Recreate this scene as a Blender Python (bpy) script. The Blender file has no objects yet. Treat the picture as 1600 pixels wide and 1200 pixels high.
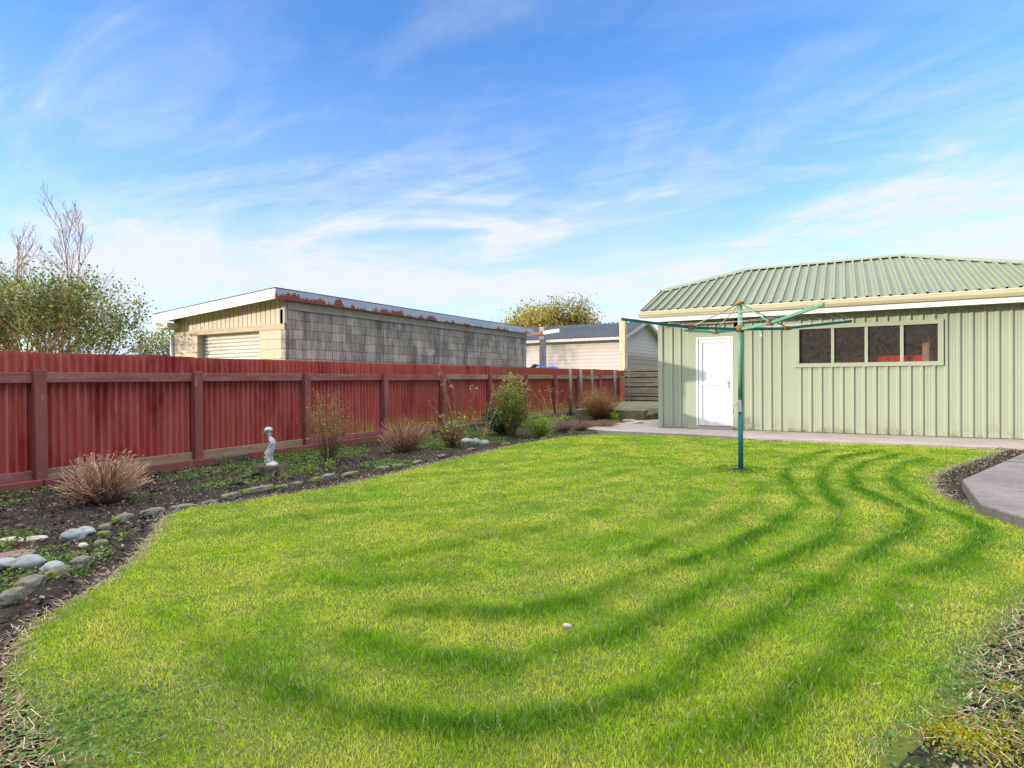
import bpy, math, random
import numpy as np
from mathutils import Vector, Matrix
random.seed(7); RS = np.random.RandomState(11)
SC = bpy.context.scene
COL = SC.collection
R = math.radians

# ------------------------------------------------------------------ camera
# world axes: +x runs along the green garage wall, +y along the red fence, z up, metres
CF = 919.14; CP = R(-.4426); CR = R(-.4114); CT = R(29.2385); CH = 1.2
_f = Vector((0, math.cos(CP), math.sin(CP))); _u = Vector((0, -math.sin(CP), math.cos(CP))); _r = Vector((1, 0, 0))
_rt = _r * math.cos(CR) + _u * math.sin(CR); _up = -_r * math.sin(CR) + _u * math.cos(CR)
_Y = Matrix.Rotation(CT, 3, 'Z')
FW, RT, UP = _Y @ _f, _Y @ _rt, _Y @ _up
cam = bpy.data.cameras.new('camera'); co = bpy.data.objects.new('camera', cam); COL.objects.link(co)
M3 = Matrix((RT, UP, -FW)).transposed()
co.matrix_world = Matrix.Translation((0, 0, CH)) @ M3.to_4x4()
cam.sensor_width = 36; cam.lens = CF / 1600 * 36; cam.clip_end = 3000; cam.clip_start = .05
SC.camera = co
C0 = Vector((0, 0, CH))
def ray(px, py): return FW + RT * ((px - 800) / CF) - UP * ((py - 600) / CF)
def G(px, py, z=0):                       # photo point -> place on the ground
    d = ray(px, py); return C0 + d * ((z - CH) / d.z)
def AU(px, py, u): d = ray(px, py); return C0 + d * (u / d.x)
def AV(px, py, v): d = ray(px, py); return C0 + d * (v / d.y)

# ------------------------------------------------------------------ light
SKY_FILL = 9.8; SUN_EL = R(10.3); SD = Vector((.75, .66, 0)).normalized()      # the way the light travels
w = bpy.data.worlds.new('World'); SC.world = w; w.use_nodes = True
nt = w.node_tree; N = nt.nodes; L = nt.links
for n in list(N): N.remove(n)
out = N.new('ShaderNodeOutputWorld'); bg = N.new('ShaderNodeBackground'); sky = N.new('ShaderNodeTexSky')
sky.sky_type = 'NISHITA'; sky.sun_disc = False; sky.sun_elevation = R(22)
sky.sun_elevation = SUN_EL
sky.sun_rotation = math.atan2(-SD.x, -SD.y)
sky.air_density = 1.0; sky.dust_density = .3; sky.ozone_density = 3.0
bg.inputs['Strength'].default_value = .15
tc = N.new('ShaderNodeTexCoord')
def mth(op, a, b=None, nodes=N, links=L, clamp=False):
    n = nodes.new('ShaderNodeMath'); n.operation = op; n.use_clamp = clamp
    for i, x in enumerate((a, b)):
        if x is None: continue
        if isinstance(x, (int, float)): n.inputs[i].default_value = x
        else: links.new(x, n.inputs[i])
    return n.outputs[0]
sep = N.new('ShaderNodeSeparateXYZ'); L.new(tc.outputs['Generated'], sep.inputs[0])
zc = mth('ADD', mth('MAXIMUM', sep.outputs[2], 0.0), .12)
cmb = N.new('ShaderNodeCombineXYZ')
L.new(mth('DIVIDE', sep.outputs[0], zc), cmb.inputs[0]); L.new(mth('DIVIDE', sep.outputs[1], zc), cmb.inputs[1])
mp = N.new('ShaderNodeMapping'); mp.inputs['Rotation'].default_value = (0, 0, R(-75)); mp.inputs['Scale'].default_value = (.5, 1.0, 1)
L.new(cmb.outputs[0], mp.inputs[0])
def noise(vec, scale, detail, rough, dist=0.0, nodes=N, links=L):
    n = nodes.new('ShaderNodeTexNoise'); n.inputs['Scale'].default_value = scale; n.inputs['Detail'].default_value = detail
    n.inputs['Roughness'].default_value = rough; n.inputs['Distortion'].default_value = dist; links.new(vec, n.inputs['Vector']); return n.outputs['Fac']
def ramp(fac, stops, nodes=N, links=L):
    n = nodes.new('ShaderNodeValToRGB'); links.new(fac, n.inputs[0]); e = n.color_ramp.elements
    while len(e) < len(stops): e.new(.5)
    for i, (p, c) in enumerate(stops):
        e[i].position = p; e[i].color = c if len(c) == 4 else (*c, 1)
    return n.outputs[0]
g = lambda x: (x, x, x)
c1 = noise(mp.outputs[0], 1.25, 10, .6, 1.1)
mp2 = N.new('ShaderNodeMapping'); mp2.inputs['Rotation'].default_value = (0, 0, R(-35)); mp2.inputs['Scale'].default_value = (.5, 1.4, 1); mp2.inputs['Location'].default_value = (3.1, 1.7, 0)
L.new(cmb.outputs[0], mp2.inputs[0])
c2 = noise(mp2.outputs[0], 2.2, 10, .62, 1.2)
cl = mth('ADD', mth('MULTIPLY', c1, .7), mth('MULTIPLY', c2, .3))
m1 = ramp(cl, [(.44, g(0.0)), (.52, g(.3)), (.60, g(.85))])
elev = ramp(sep.outputs[2], [(0.0, g(.45)), (.10, g(.4)), (.13, g(.62)), (.19, g(.75)), (.30, g(.85)), (.40, g(.5)), (.55, g(.22))])
wisps = mth('MULTIPLY', m1, elev)
mp3 = N.new('ShaderNodeMapping'); mp3.inputs['Scale'].default_value = (1.6, 1.6, 13); L.new(tc.outputs['Generated'], mp3.inputs[0])
c3 = noise(mp3.outputs[0], 1.3, 6, .55, .4)
band = ramp(sep.outputs[2], [(.055, g(0)), (.105, g(.25)), (.15, g(1)), (.2, g(.75)), (.27, g(0))])
bank = mth('MULTIPLY', ramp(c3, [(.36, g(0)), (.56, g(1))]), band)
haze_ = ramp(sep.outputs[2], [(0.0, g(.75)), (.1, g(.48)), (.28, g(.22)), (.5, g(.05))])
mask = mth('MINIMUM', mth('ADD', haze_, mth('ADD', mth('MULTIPLY', wisps, .95), mth('MULTIPLY', bank, .5))), .96)
hsv = N.new('ShaderNodeHueSaturation'); hsv.inputs['Saturation'].default_value = 1.24; hsv.inputs['Hue'].default_value = .511; hsv.inputs['Value'].default_value = 1.12
L.new(sky.outputs[0], hsv.inputs['Color'])
mx = N.new('ShaderNodeMix'); mx.data_type = 'RGBA'; L.new(mask, mx.inputs[0]); L.new(hsv.outputs[0], mx.inputs[6])
mx.inputs[7].default_value = (2.35, 2.42, 2.6, 1)
# added sky fill out of view, overhead and round the sun, lifting the shade
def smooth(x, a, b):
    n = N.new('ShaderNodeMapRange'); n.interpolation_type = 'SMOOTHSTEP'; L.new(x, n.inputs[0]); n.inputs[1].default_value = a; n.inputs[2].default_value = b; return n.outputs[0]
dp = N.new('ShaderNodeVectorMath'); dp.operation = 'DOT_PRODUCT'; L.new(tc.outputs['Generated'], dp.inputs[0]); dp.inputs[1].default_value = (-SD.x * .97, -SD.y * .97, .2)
fill_top = smooth(sep.outputs[2], .6, .8); fill_sun = smooth(dp.outputs['Value'], .6, .95)
sky_fill = mth('MINIMUM', mth('ADD', fill_top, fill_sun), 1.0)
mv = N.new('ShaderNodeMix'); mv.data_type = 'RGBA'; L.new(sky_fill, mv.inputs[0]); L.new(mx.outputs[2], mv.inputs[6]); mv.inputs[7].default_value = (SKY_FILL, SKY_FILL, SKY_FILL * 1.0, 1)
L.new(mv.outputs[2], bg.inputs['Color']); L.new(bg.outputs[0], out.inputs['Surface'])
sl = bpy.data.lights.new('sun', 'SUN'); sl.energy = 2.2; sl.angle = R(.5); sl.color = (1, .88, .72)
so = bpy.data.objects.new('sun', sl); COL.objects.link(so); so.location = (-30, -30, 20)
so.rotation_euler = Vector((SD.x, SD.y, -math.tan(SUN_EL))).to_track_quat('-Z', 'Y').to_euler()
SC.view_settings.view_transform = 'Standard'; SC.view_settings.look = 'None'; SC.view_settings.gamma = 1
SC.view_settings.exposure = 1.35

# ------------------------------------------------------------------ helpers
ORG = {}
def tag(o, label=None, cat=None, group=None, kind=None):
    if label: o['label'] = label
    if cat: o['category'] = cat
    if group: o['group'] = group
    if kind: o['kind'] = kind
    return o
def thing(name, label, cat, loc=(0, 0, 0), group=None):
    o = bpy.data.objects.new(name, None); COL.objects.link(o); o.location = loc; o.empty_display_size = .2
    ORG[o] = Vector(loc); return tag(o, label, cat, group)
def link(name, me, mat, parent=None, loc=None):
    o = bpy.data.objects.new(name, me); COL.objects.link(o)
    if mat is not None: me.materials.append(mat)
    if parent is not None: o.parent = parent; ORG[o] = ORG[parent]
    else: ORG[o] = Vector(loc or (0, 0, 0)); o.location = ORG[o]
    return o
class MB:
    def __init__(s): s.v = []; s.f = []; s.c = []; s.sm = []
    def add(s, vs, fs, col=None, smooth=False):
        b = len(s.v); s.v += [tuple(x) for x in vs]; s.f += [tuple(i + b for i in f) for f in fs]
        s.c += [col or (1, 1, 1)] * len(vs); s.sm += [smooth] * len(fs); return s
    def box(s, a, b, col=None):
        x0, y0, z0 = a; x1, y1, z1 = b
        return s.add([(x0, y0, z0), (x1, y0, z0), (x1, y1, z0), (x0, y1, z0), (x0, y0, z1), (x1, y0, z1), (x1, y1, z1), (x0, y1, z1)],
                     [(0, 3, 2, 1), (4, 5, 6, 7), (0, 1, 5, 4), (1, 2, 6, 5), (2, 3, 7, 6), (3, 0, 4, 7)], col)
    def obox(s, p, q, wd, ht, up=(0, 0, 1), col=None):     # a beam from p to q
        p, q = Vector(p), Vector(q); d = (q - p).normalized(); a = d.cross(Vector(up)).normalized(); b = a.cross(d)
        vs = [e + a * (i * wd / 2) + b * (j * ht / 2) for e in (p, q) for i, j in ((-1, -1), (1, -1), (1, 1), (-1, 1))]
        return s.add(vs, [(0, 3, 2, 1), (4, 5, 6, 7), (0, 1, 5, 4), (1, 2, 6, 5), (2, 3, 7, 6), (3, 0, 4, 7)], col)
    def tube(s, pts, rad, n=8, col=None, smooth=True, cap=True):
        pts = [Vector(p) for p in pts]; k = len(pts)
        if isinstance(rad, (int, float)): rad = [rad] * k
        vs = []; fs = []; ref = Vector((0, 0, 1)); pa = None
        for i, p in enumerate(pts):
            d = (pts[min(i + 1, k - 1)] - pts[max(i - 1, 0)]).normalized()
            if pa is None:
                if abs(d.z) > .9: ref = Vector((1, 0, 0))
                pa = d.cross(ref).normalized()
            pa = (pa - d * pa.dot(d)).normalized(); b = d.cross(pa)
            for j in range(n):
                t = 2 * math.pi * j / n; vs.append(p + (pa * math.cos(t) + b * math.sin(t)) * rad[i])
        for i in range(k - 1):
            for j in range(n):
                fs.append((i * n + j, i * n + (j + 1) % n, (i + 1) * n + (j + 1) % n, (i + 1) * n + j))
        s.add(vs, fs, col, smooth)
        if cap and n > 2:
            b = len(s.v) - k * n
            s.f.append(tuple(b + j for j in reversed(range(n)))); s.sm.append(False)
            s.f.append(tuple(b + (k - 1) * n + j for j in range(n))); s.sm.append(False)
        return s
    def lathe(s, c, prof, n=20, col=None):
        c = Vector(c); vs = []; fs = []
        for r, z in prof:
            for j in range(n):
                t = 2 * math.pi * j / n; vs.append(c + Vector((r * math.cos(t), r * math.sin(t), z)))
        for i in range(len(prof) - 1):
            for j in range(n): fs.append((i * n + j, i * n + (j + 1) % n, (i + 1) * n + (j + 1) % n, (i + 1) * n + j))
        fs.append(tuple(reversed(range(n)))); fs.append(tuple((len(prof) - 1) * n + j for j in range(n)))
        return s.add(vs, fs, col, True)
    def prism(s, poly, z0, z1, col=None):
        n = len(poly); z1s = z1 if hasattr(z1, '__len__') else [z1] * n
        vs = [(p[0], p[1], z0) for p in poly] + [(p[0], p[1], z1s[i]) for i, p in enumerate(poly)]
        return s.add(vs, [tuple(reversed(range(n))), tuple(range(n, 2 * n))] + [(i, (i + 1) % n, n + (i + 1) % n, n + i) for i in range(n)], col)
    def extr(s, poly, axis, a, b, col=None):                # polygon in the plane across axis, extruded from a to b
        n = len(poly); mk = (lambda p, t: (t, p[0], p[1])) if axis == 'x' else (lambda p, t: (p[0], t, p[1]))
        vs = [mk(p, a) for p in poly] + [mk(p, b) for p in poly]
        return s.add(vs, [tuple(range(n)), tuple(reversed(range(n, 2 * n)))] + [(i, n + i, n + (i + 1) % n, (i + 1) % n) for i in range(n)], col)
    def build(s, name, mat, parent=None, loc=None, bevel=0, colors=False, fix=True):
        me = bpy.data.meshes.new(name); off = ORG[parent] if parent is not None else Vector(loc or (0, 0, 0))
        me.from_pydata([(x - off.x, y - off.y, z - off.z) for x, y, z in s.v], [], s.f)
        me.polygons.foreach_set('use_smooth', s.sm)
        if colors:
            ca = me.color_attributes.new('Col', 'FLOAT_COLOR', 'POINT')
            ca.data.foreach_set('color', np.array([(*c, 1) for c in s.c], dtype=np.float32).ravel())
        if fix:
            import bmesh
            bm = bmesh.new(); bm.from_mesh(me); bmesh.ops.recalc_face_normals(bm, faces=bm.faces); bm.to_mesh(me); bm.free()
        me.update(); o = link(name, me, mat, parent, loc)
        if bevel:
            m = o.modifiers.new('bevel', 'BEVEL'); m.width = bevel; m.segments = 2; m.limit_method = 'ANGLE'; m.angle_limit = R(40)
        return o
def npmesh(name, V, F, mat, cols=None, parent=None, loc=None, smooth=False):
    V = np.asarray(V, np.float32).copy(); F = np.asarray(F, np.int32); k = F.shape[1]
    off = ORG[parent] if parent is not None else Vector(loc or (0, 0, 0)); V -= np.array(off, np.float32)
    me = bpy.data.meshes.new(name); me.vertices.add(len(V)); me.vertices.foreach_set('co', V.ravel())
    me.loops.add(F.size); me.loops.foreach_set('vertex_index', F.ravel()); me.polygons.add(len(F))
    me.polygons.foreach_set('loop_start', np.arange(0, F.size, k, dtype=np.int32))
    me.update(calc_edges=True)
    if smooth: me.polygons.foreach_set('use_smooth', np.ones(len(F), bool))
    if cols is not None:
        ca = me.color_attributes.new('Col', 'FLOAT_COLOR', 'POINT')
        c4 = np.ones((len(V), 4), np.float32); c4[:, :3] = cols; ca.data.foreach_set('color', c4.ravel())
    return link(name, me, mat, parent, loc)

# --------- value noise in numpy
_lat = RS.rand(256, 256)
def vn(x, y):
    xi = np.floor(x).astype(int); yi = np.floor(y).astype(int); fx = x - xi; fy = y - yi
    fx = fx * fx * (3 - 2 * fx); fy = fy * fy * (3 - 2 * fy)
    a = _lat[xi % 256, yi % 256]; b = _lat[(xi + 1) % 256, yi % 256]; c = _lat[xi % 256, (yi + 1) % 256]; d = _lat[(xi + 1) % 256, (yi + 1) % 256]
    return (a * (1 - fx) + b * fx) * (1 - fy) + (c * (1 - fx) + d * fx) * fy
def fbm(x, y, s, o=4, seed=0):
    r = 0; a = .5; t = 0
    for i in range(o):
        r = r + a * vn(x * s + 17.3 * seed + 5.1 * i, y * s + 9.7 * seed + 3.3 * i); t += a; a *= .5; s *= 2.03
    return r / t
def inpoly(x, y, poly):
    r = np.zeros(x.shape, bool); n = len(poly)
    for i in range(n):
        x0, y0 = poly[i]; x1, y1 = poly[(i + 1) % n]
        if y0 == y1: continue
        r ^= ((y0 > y) != (y1 > y)) & (x < (x1 - x0) * (y - y0) / (y1 - y0) + x0)
    return r
def segdist(x, y, pts, closed=False):
    d = np.full(x.shape, 1e9); n = len(pts)
    for i in range(n if closed else n - 1):
        a = pts[i]; b = pts[(i + 1) % n]; ex, ey = b[0] - a[0], b[1] - a[1]; l2 = ex * ex + ey * ey + 1e-12
        t = np.clip(((x - a[0]) * ex + (y - a[1]) * ey) / l2, 0, 1)
        d = np.minimum(d, (x - a[0] - t * ex) ** 2 + (y - a[1] - t * ey) ** 2)
    return np.sqrt(d)

# ------------------------------------------------------------------ materials
def mat(name, c, rough=.7, c2=None, scale=3.0, stretch=(1, 1, 1), lo=.35, hi=.65, bump=0, bscale=40, metal=0, spec=.22, vcol=False,
        layers=(), detail=6, bstretch=(1, 1, 1)):
    """base colour c varied towards c2 by noise; layers = extra (colour, scale, stretch, lo, hi, zmask) stains"""
    m = bpy.data.materials.new(name); m.use_nodes = True; t = m.node_tree; n = t.nodes; l = t.links
    b = n['Principled BSDF']; b.inputs['Roughness'].default_value = rough; b.inputs['Metallic'].default_value = metal
    b.inputs['Specular IOR Level'].default_value = spec
    gm = n.new('ShaderNodeNewGeometry'); pos = gm.outputs['Position']
    def mapped(st):
        q = n.new('ShaderNodeMapping'); q.inputs['Scale'].default_value = st; l.new(pos, q.inputs[0]); return q.outputs[0]
    def mixc(fac, a, bb):
        q = n.new('ShaderNodeMix'); q.data_type = 'RGBA'
        if isinstance(fac, float): q.inputs[0].default_value = fac
        else: l.new(fac, q.inputs[0])
        for i, x in ((6, a), (7, bb)):
            if isinstance(x, tuple): q.inputs[i].default_value = (*x, 1)
            else: l.new(x, q.inputs[i])
        return q.outputs[2]
    cur = tuple(c)
    if c2 is not None:
        fac = ramp(noise(mapped(stretch), scale, detail, .6, nodes=n, links=l), [(lo, g(0)), (hi, g(1))], n, l)
        cur = mixc(fac, tuple(c), tuple(c2))
    for (lc, ls, lst, llo, lhi, zm) in layers:
        fac = ramp(noise(mapped(lst), ls, 7, .65, nodes=n, links=l), [(llo, g(0)), (lhi, g(1))], n, l)
        if zm:
            sz = n.new('ShaderNodeSeparateXYZ'); l.new(pos, sz.inputs[0])
            mr = n.new('ShaderNodeMapRange'); mr.inputs[1].default_value = zm[0]; mr.inputs[2].default_value = zm[1]
            l.new(sz.outputs[2], mr.inputs[0]); fac = mth('MULTIPLY', fac, mr.outputs[0], n, l)
            if len(zm) > 2:
                mr = n.new('ShaderNodeMapRange'); mr.inputs[1].default_value = zm[2]; mr.inputs[2].default_value = zm[3]; l.new(sz.outputs[1], mr.inputs[0]); fac = mth('MULTIPLY', fac, mr.outputs[0], n, l)
        cur = mixc(fac, cur, tuple(lc))
    if vcol:
        a = n.new('ShaderNodeVertexColor'); a.layer_name = 'Col'
        q = n.new('ShaderNodeMix'); q.data_type = 'RGBA'; q.blend_type = 'MULTIPLY'; q.inputs[0].default_value = 1
        l.new(a.outputs[0], q.inputs[6])
        if isinstance(cur, tuple): q.inputs[7].default_value = (*cur, 1)
        else: l.new(cur, q.inputs[7])
        cur = q.outputs[2]
    if isinstance(cur, tuple): b.inputs['Base Color'].default_value = (*cur, 1)
    else: l.new(cur, b.inputs['Base Color'])
    if bump:
        bn = n.new('ShaderNodeBump'); bn.inputs['Strength'].default_value = 1; bn.inputs['Distance'].default_value = bump
        l.new(noise(mapped(bstretch), bscale, 6, .65, nodes=n, links=l), bn.inputs['Height']); l.new(bn.outputs[0], b.inputs['Normal'])
    return m
def leafmat(name, c, trans=.35, rough=.6):
    m = bpy.data.materials.new(name); m.use_nodes = True; t = m.node_tree; n = t.nodes; l = t.links
    for q in list(n): n.remove(q)
    o = n.new('ShaderNodeOutputMaterial'); p = n.new('ShaderNodeBsdfPrincipled'); tr = n.new('ShaderNodeBsdfTranslucent'); mxs = n.new('ShaderNodeMixShader')
    a = n.new('ShaderNodeVertexColor'); a.layer_name = 'Col'
    q = n.new('ShaderNodeMix'); q.data_type = 'RGBA'; q.blend_type = 'MULTIPLY'; q.inputs[0].default_value = 1
    l.new(a.outputs[0], q.inputs[6]); q.inputs[7].default_value = (*c, 1)
    l.new(q.outputs[2], p.inputs['Base Color']); l.new(q.outputs[2], tr.inputs[0]); p.inputs['Roughness'].default_value = rough
    p.inputs['Specular IOR Level'].default_value = .12
    mxs.inputs[0].default_value = trans; l.new(p.outputs[0], mxs.inputs[1]); l.new(tr.outputs[0], mxs.inputs[2]); l.new(mxs.outputs[0], o.inputs[0])
    return m
RED = (.245, .022, .02); REDW = (.24, .05, .045)
M = {}
M['sheet'] = mat('red_corrugated_paint', (.41, .065, .052), .5, (.48, .16, .125), 2.2, (1, 5, .6), .35, .8, layers=[
    ((.5, .32, .28), 9, (1, 4, .35), .66, .78, None), ((.20, .012, .018), 1.4, (1, 1.6, .5), .5, .7, None),
    ((.32, .085, .05), .35, (.3, 1, .3), .35, .5, (-5, -4, 9, 16)), ((.4, .38, .03), 4, (1, 6, .3), .42, .6, (.5, .15, 7.2, 8.6)), ((.4, .36, .02), 4, (1, 2, 1), .4, .5, (.17, .13)), ((.55, .5, .48), 42, (1, 1.3, .35), .74, .78, None)])
M['post'] = mat('red_painted_timber', (.29, .095, .08), .75, (.21, .062, .055), 3, (1, 1, .6), .3, .7, layers=[
    ((.42, .24, .19), 5, (3, 3, .8), .6, .75, None), ((.1, .055, .045), 14, (4, 4, .7), .66, .76, None)], bump=.003, bscale=30, bstretch=(5, 5, .6))
M['rail'] = mat('worn_red_rail', (.26, .075, .065), .8, (.3, .15, .12), 2.3, (1, 1.2, 6), .4, .66, layers=[
    ((.44, .38, .32), 6, (4, .9, 8), .6, .72, None), ((.07, .045, .04), 9, (4, .8, 10), .64, .74, None)], bump=.003, bscale=30, bstretch=(5, .6, 5))
M['railold'] = mat('bare_timber_rail', (.27, .17, .1), .85, (.36, .26, .17), 3, (1, .8, 7), .35, .65, layers=[
    ((.2, .2, .06), 2.5, (1, 1, 3), .55, .7, None), ((.22, .06, .05), 1.6, (1, 1, 3), .5, .68, None)], bump=.003, bscale=30, bstretch=(5, .6, 5))
M['greypost'] = mat('weathered_grey_timber', (.36, .33, .29), .9, (.2, .17, .14), 5, (3, 3, .5), .35, .7, layers=[((.5, .47, .4), 12, (4, 4, .6), .6, .75, None)], bump=.003, bscale=30, bstretch=(5, 5, .6))
M['pinepost'] = mat('pale_pole_timber', (.62, .5, .34), .85, (.42, .32, .2), 4, (3, 3, .6), .4, .7, bump=.004, bscale=25, bstretch=(5, 5, .6))
M['slat'] = mat('weathered_slats', (.3, .26, .19), .9, (.16, .13, .1), 3, (1, 1, 8), .35, .65, layers=[((.42, .38, .32), 5, (1, 1, 8), .6, .75, None)])
M['green'] = mat('sage_green_cladding', (.305, .335, .25), .5, (.28, .31, .23), .8, (1, 1, .4), .3, .7, spec=.35, layers=[((.2, .17, .11), 5, (1, 1, .6), .45, .7, (.4, .02)), ((.42, .42, .33), 2.2, (3, 1, .25), .62, .8, None)])
M['greentrim'] = mat('sage_green_flashing', (.305, .33, .245), .5, (.29, .315, .23), 1.2, (1, 1, 1), .3, .7)
M['roofgreen'] = mat('sage_green_roofing', (.19, .21, .132), .45, (.165, .185, .118), .9, (1, 1, 1), .3, .7)
M['gutter'] = mat('cream_gutter', (.49, .445, .31), .45, (.45, .41, .28), 1.5, (.5, 1, 3), .35, .7)
M['white'] = mat('white_paint', (.8, .79, .76), .5, (.76, .74, .7), 2, (1, 1, 1), .4, .7)
M['soffit'] = mat('brown_soffit', (.33, .28, .17), .8)
M['door'] = mat('white_door_paint', (.62, .61, .61), .4, (.57, .56, .55), 3, (1, 1, .5), .45, .7, layers=[((.4, .36, .3), 6, (1, 1, .6), .5, .75, (.3, .05))])
M['chrome'] = mat('door_metal', (.55, .54, .52), .35, metal=.8)
M['dark'] = mat('dark_gap', (.03, .03, .03), .8)
M['intwall'] = mat('interior_lining', (.3, .22, .2), .9, (.16, .11, .1), 2, (1, 1, 1), .4, .6)
M['concrete'] = mat('path_concrete', (.36, .31, .27), .85, (.29, .25, .23), 1.6, (1, 1, 1), .35, .65, bump=.003, bscale=60, layers=[((.2, .17, .16), .9, (1, 1, 1), .58, .72, None), ((.42, .38, .34), 30, (1, 1, 1), .62, .7, None)])
M['slab'] = mat('patio_concrete', (.22, .185, .17), .85, (.15, .13, .125), 1.1, (1, 1, 1), .35, .65, bump=.004, bscale=45, layers=[((.09, .08, .09), 6, (.6, 2, 1), .55, .7, None), ((.45, .42, .38), 26, (1, 1, 1), .62, .7, None)])
M['mossstep'] = mat('mossy_concrete', (.17, .15, .12), .9, (.09, .1, .025), 2.5, (1, 1, 1), .4, .6, bump=.006, bscale=25)
M['soil'] = mat('dark_soil', (.022, .017, .014), .95, (.055, .04, .03), 6, (1, 1, 1), .35, .7, bump=.02, bscale=55, layers=[((.13, .11, .085), 60, (1, 1, 1), .62, .7, None), ((.06, .085, .02), 1.3, (1, 1, 1), .56, .68, None)])
M['lawnsoil'] = mat('turf_thatch', (.085, .13, .015), .95, (.14, .15, .03), 5, (1, 1, 1), .35, .65, bump=.01, bscale=80)
M['farground'] = mat('rough_grass_ground', (.08, .12, .03), .95, (.13, .14, .05), .7, (1, 1, 1), .35, .65)
M['stone'] = mat('edging_stone', (.13, .12, .1), .95, (.25, .22, .17), 14, (1, 1, 1), .4, .62, bump=.02, bscale=26, layers=[((.13, .16, .03), 5, (1, 1, 1), .5, .62, None), ((.07, .065, .06), 14, (1, 1, 1), .58, .7, None)])
M['river'] = mat('river_stone', (.30, .315, .305), .7, (.22, .235, .24), 6, (1, 1, 1), .4, .65, bump=.002, bscale=50, layers=[((.5, .46, .38), 3, (1, 1, 1), .6, .75, None)])
M['beigestone'] = mat('beige_stone', (.5, .43, .33), .85, (.36, .3, .24), 9, (1, 1, 1), .4, .65, bump=.006, bscale=30)
M['redstone'] = mat('reddish_slab', (.26, .15, .14), .85, (.2, .12, .12), 5, (1, 1, 1), .4, .65, bump=.005, bscale=30)
M['steel'] = mat('dark_green_arm_paint', (.012, .085, .07), .4, (.02, .12, .095), 5, (1, 1, 1), .4, .7)
M['pole'] = mat('green_pole_paint', (.11, .26, .165), .45, (.08, .2, .13), 3, (1, 1, .5), .4, .7)
M['rust'] = mat('rusted_fitting', (.1, .05, .025), .8, (.26, .14, .04), 12, (1, 1, 1), .4, .65)
M['wire'] = mat('plastic_line', (.55, .53, .5), .5)
M['block'] = None
M['bark'] = mat('bark', (.17, .12, .085), .9, (.11, .08, .06), 12, (1, 1, .3), .4, .6, vcol=True)
M['cane'] = mat('dry_cane', (.33, .24, .175), .8, (.2, .14, .1), 14, (1, 1, 1), .35, .65, vcol=True)
M['leaf'] = leafmat('leaf', (1, 1, 1), .35)
M['grass'] = leafmat('grass_blade', (1, 1, 1), .45, .55)
M['chip'] = mat('mulch_chip', (1, 1, 1), .9, vcol=True)
M['statue'] = mat('white_cast_stone', (.56, .54, .53), .85, (.34, .32, .31), 26, (1, 1, 1), .45, .68, bump=.008, bscale=55)
M['stump'] = mat('rotten_stump', (.035, .03, .028), .95, (.12, .1, .05), 8, (1, 1, .4), .4, .65, bump=.02, bscale=18)
M['tarp'] = mat('blue_tarpaulin', (.015, .09, .6), .45, (.02, .14, .75), 5, (1, 1, 1), .4, .6)
M['cream'] = mat('cream_weatherboard_paint', (.47, .42, .375), .6, (.43, .38, .335), 1, (1, 1, 1), .4, .7)
M['creamboard'] = mat('cream_gable_boards', (.6, .53, .41), .7, (.52, .44, .31), 3, (1, 1, .4), .4, .7, layers=[((.3, .2, .11), 14, (1, 1, .5), .66, .74, None)])
M['roller'] = mat('cream_roller_door', (.6, .57, .5), .5, (.55, .51, .44), 1, (1, 1, 1), .4, .7)
M['brownroller'] = mat('brown_roller_door', (.3, .25, .18), .6)
M['slate'] = mat('grey_blue_roofing', (.055, .058, .066), .6, (.075, .078, .085), 1, (1, 1, 1), .4, .6)
M['palegrey'] = mat('pale_grey_roofing', (.34, .37, .42), .5)
M['fasciametal'] = mat('peeling_blue_grey_metal', (.33, .37, .44), .45, (.38, .42, .48), 2, (1, .6, 3), .4, .6)
M['capgrey'] = mat('weathered_cream_band', (.42, .39, .32), .85, (.33, .3, .23), 5, (1, 1, .5), .4, .65, layers=[((.2, .17, .06), 3.2, (1, 1, .25), .6, .72, None)])
M['redpaint'] = mat('red_car_paint', (.75, .02, .015), .3)
M['blackrub'] = mat('rubber', (.02, .02, .02), .8)
M['tan'] = mat('tan_tube', (.4, .29, .22), .8)

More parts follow.
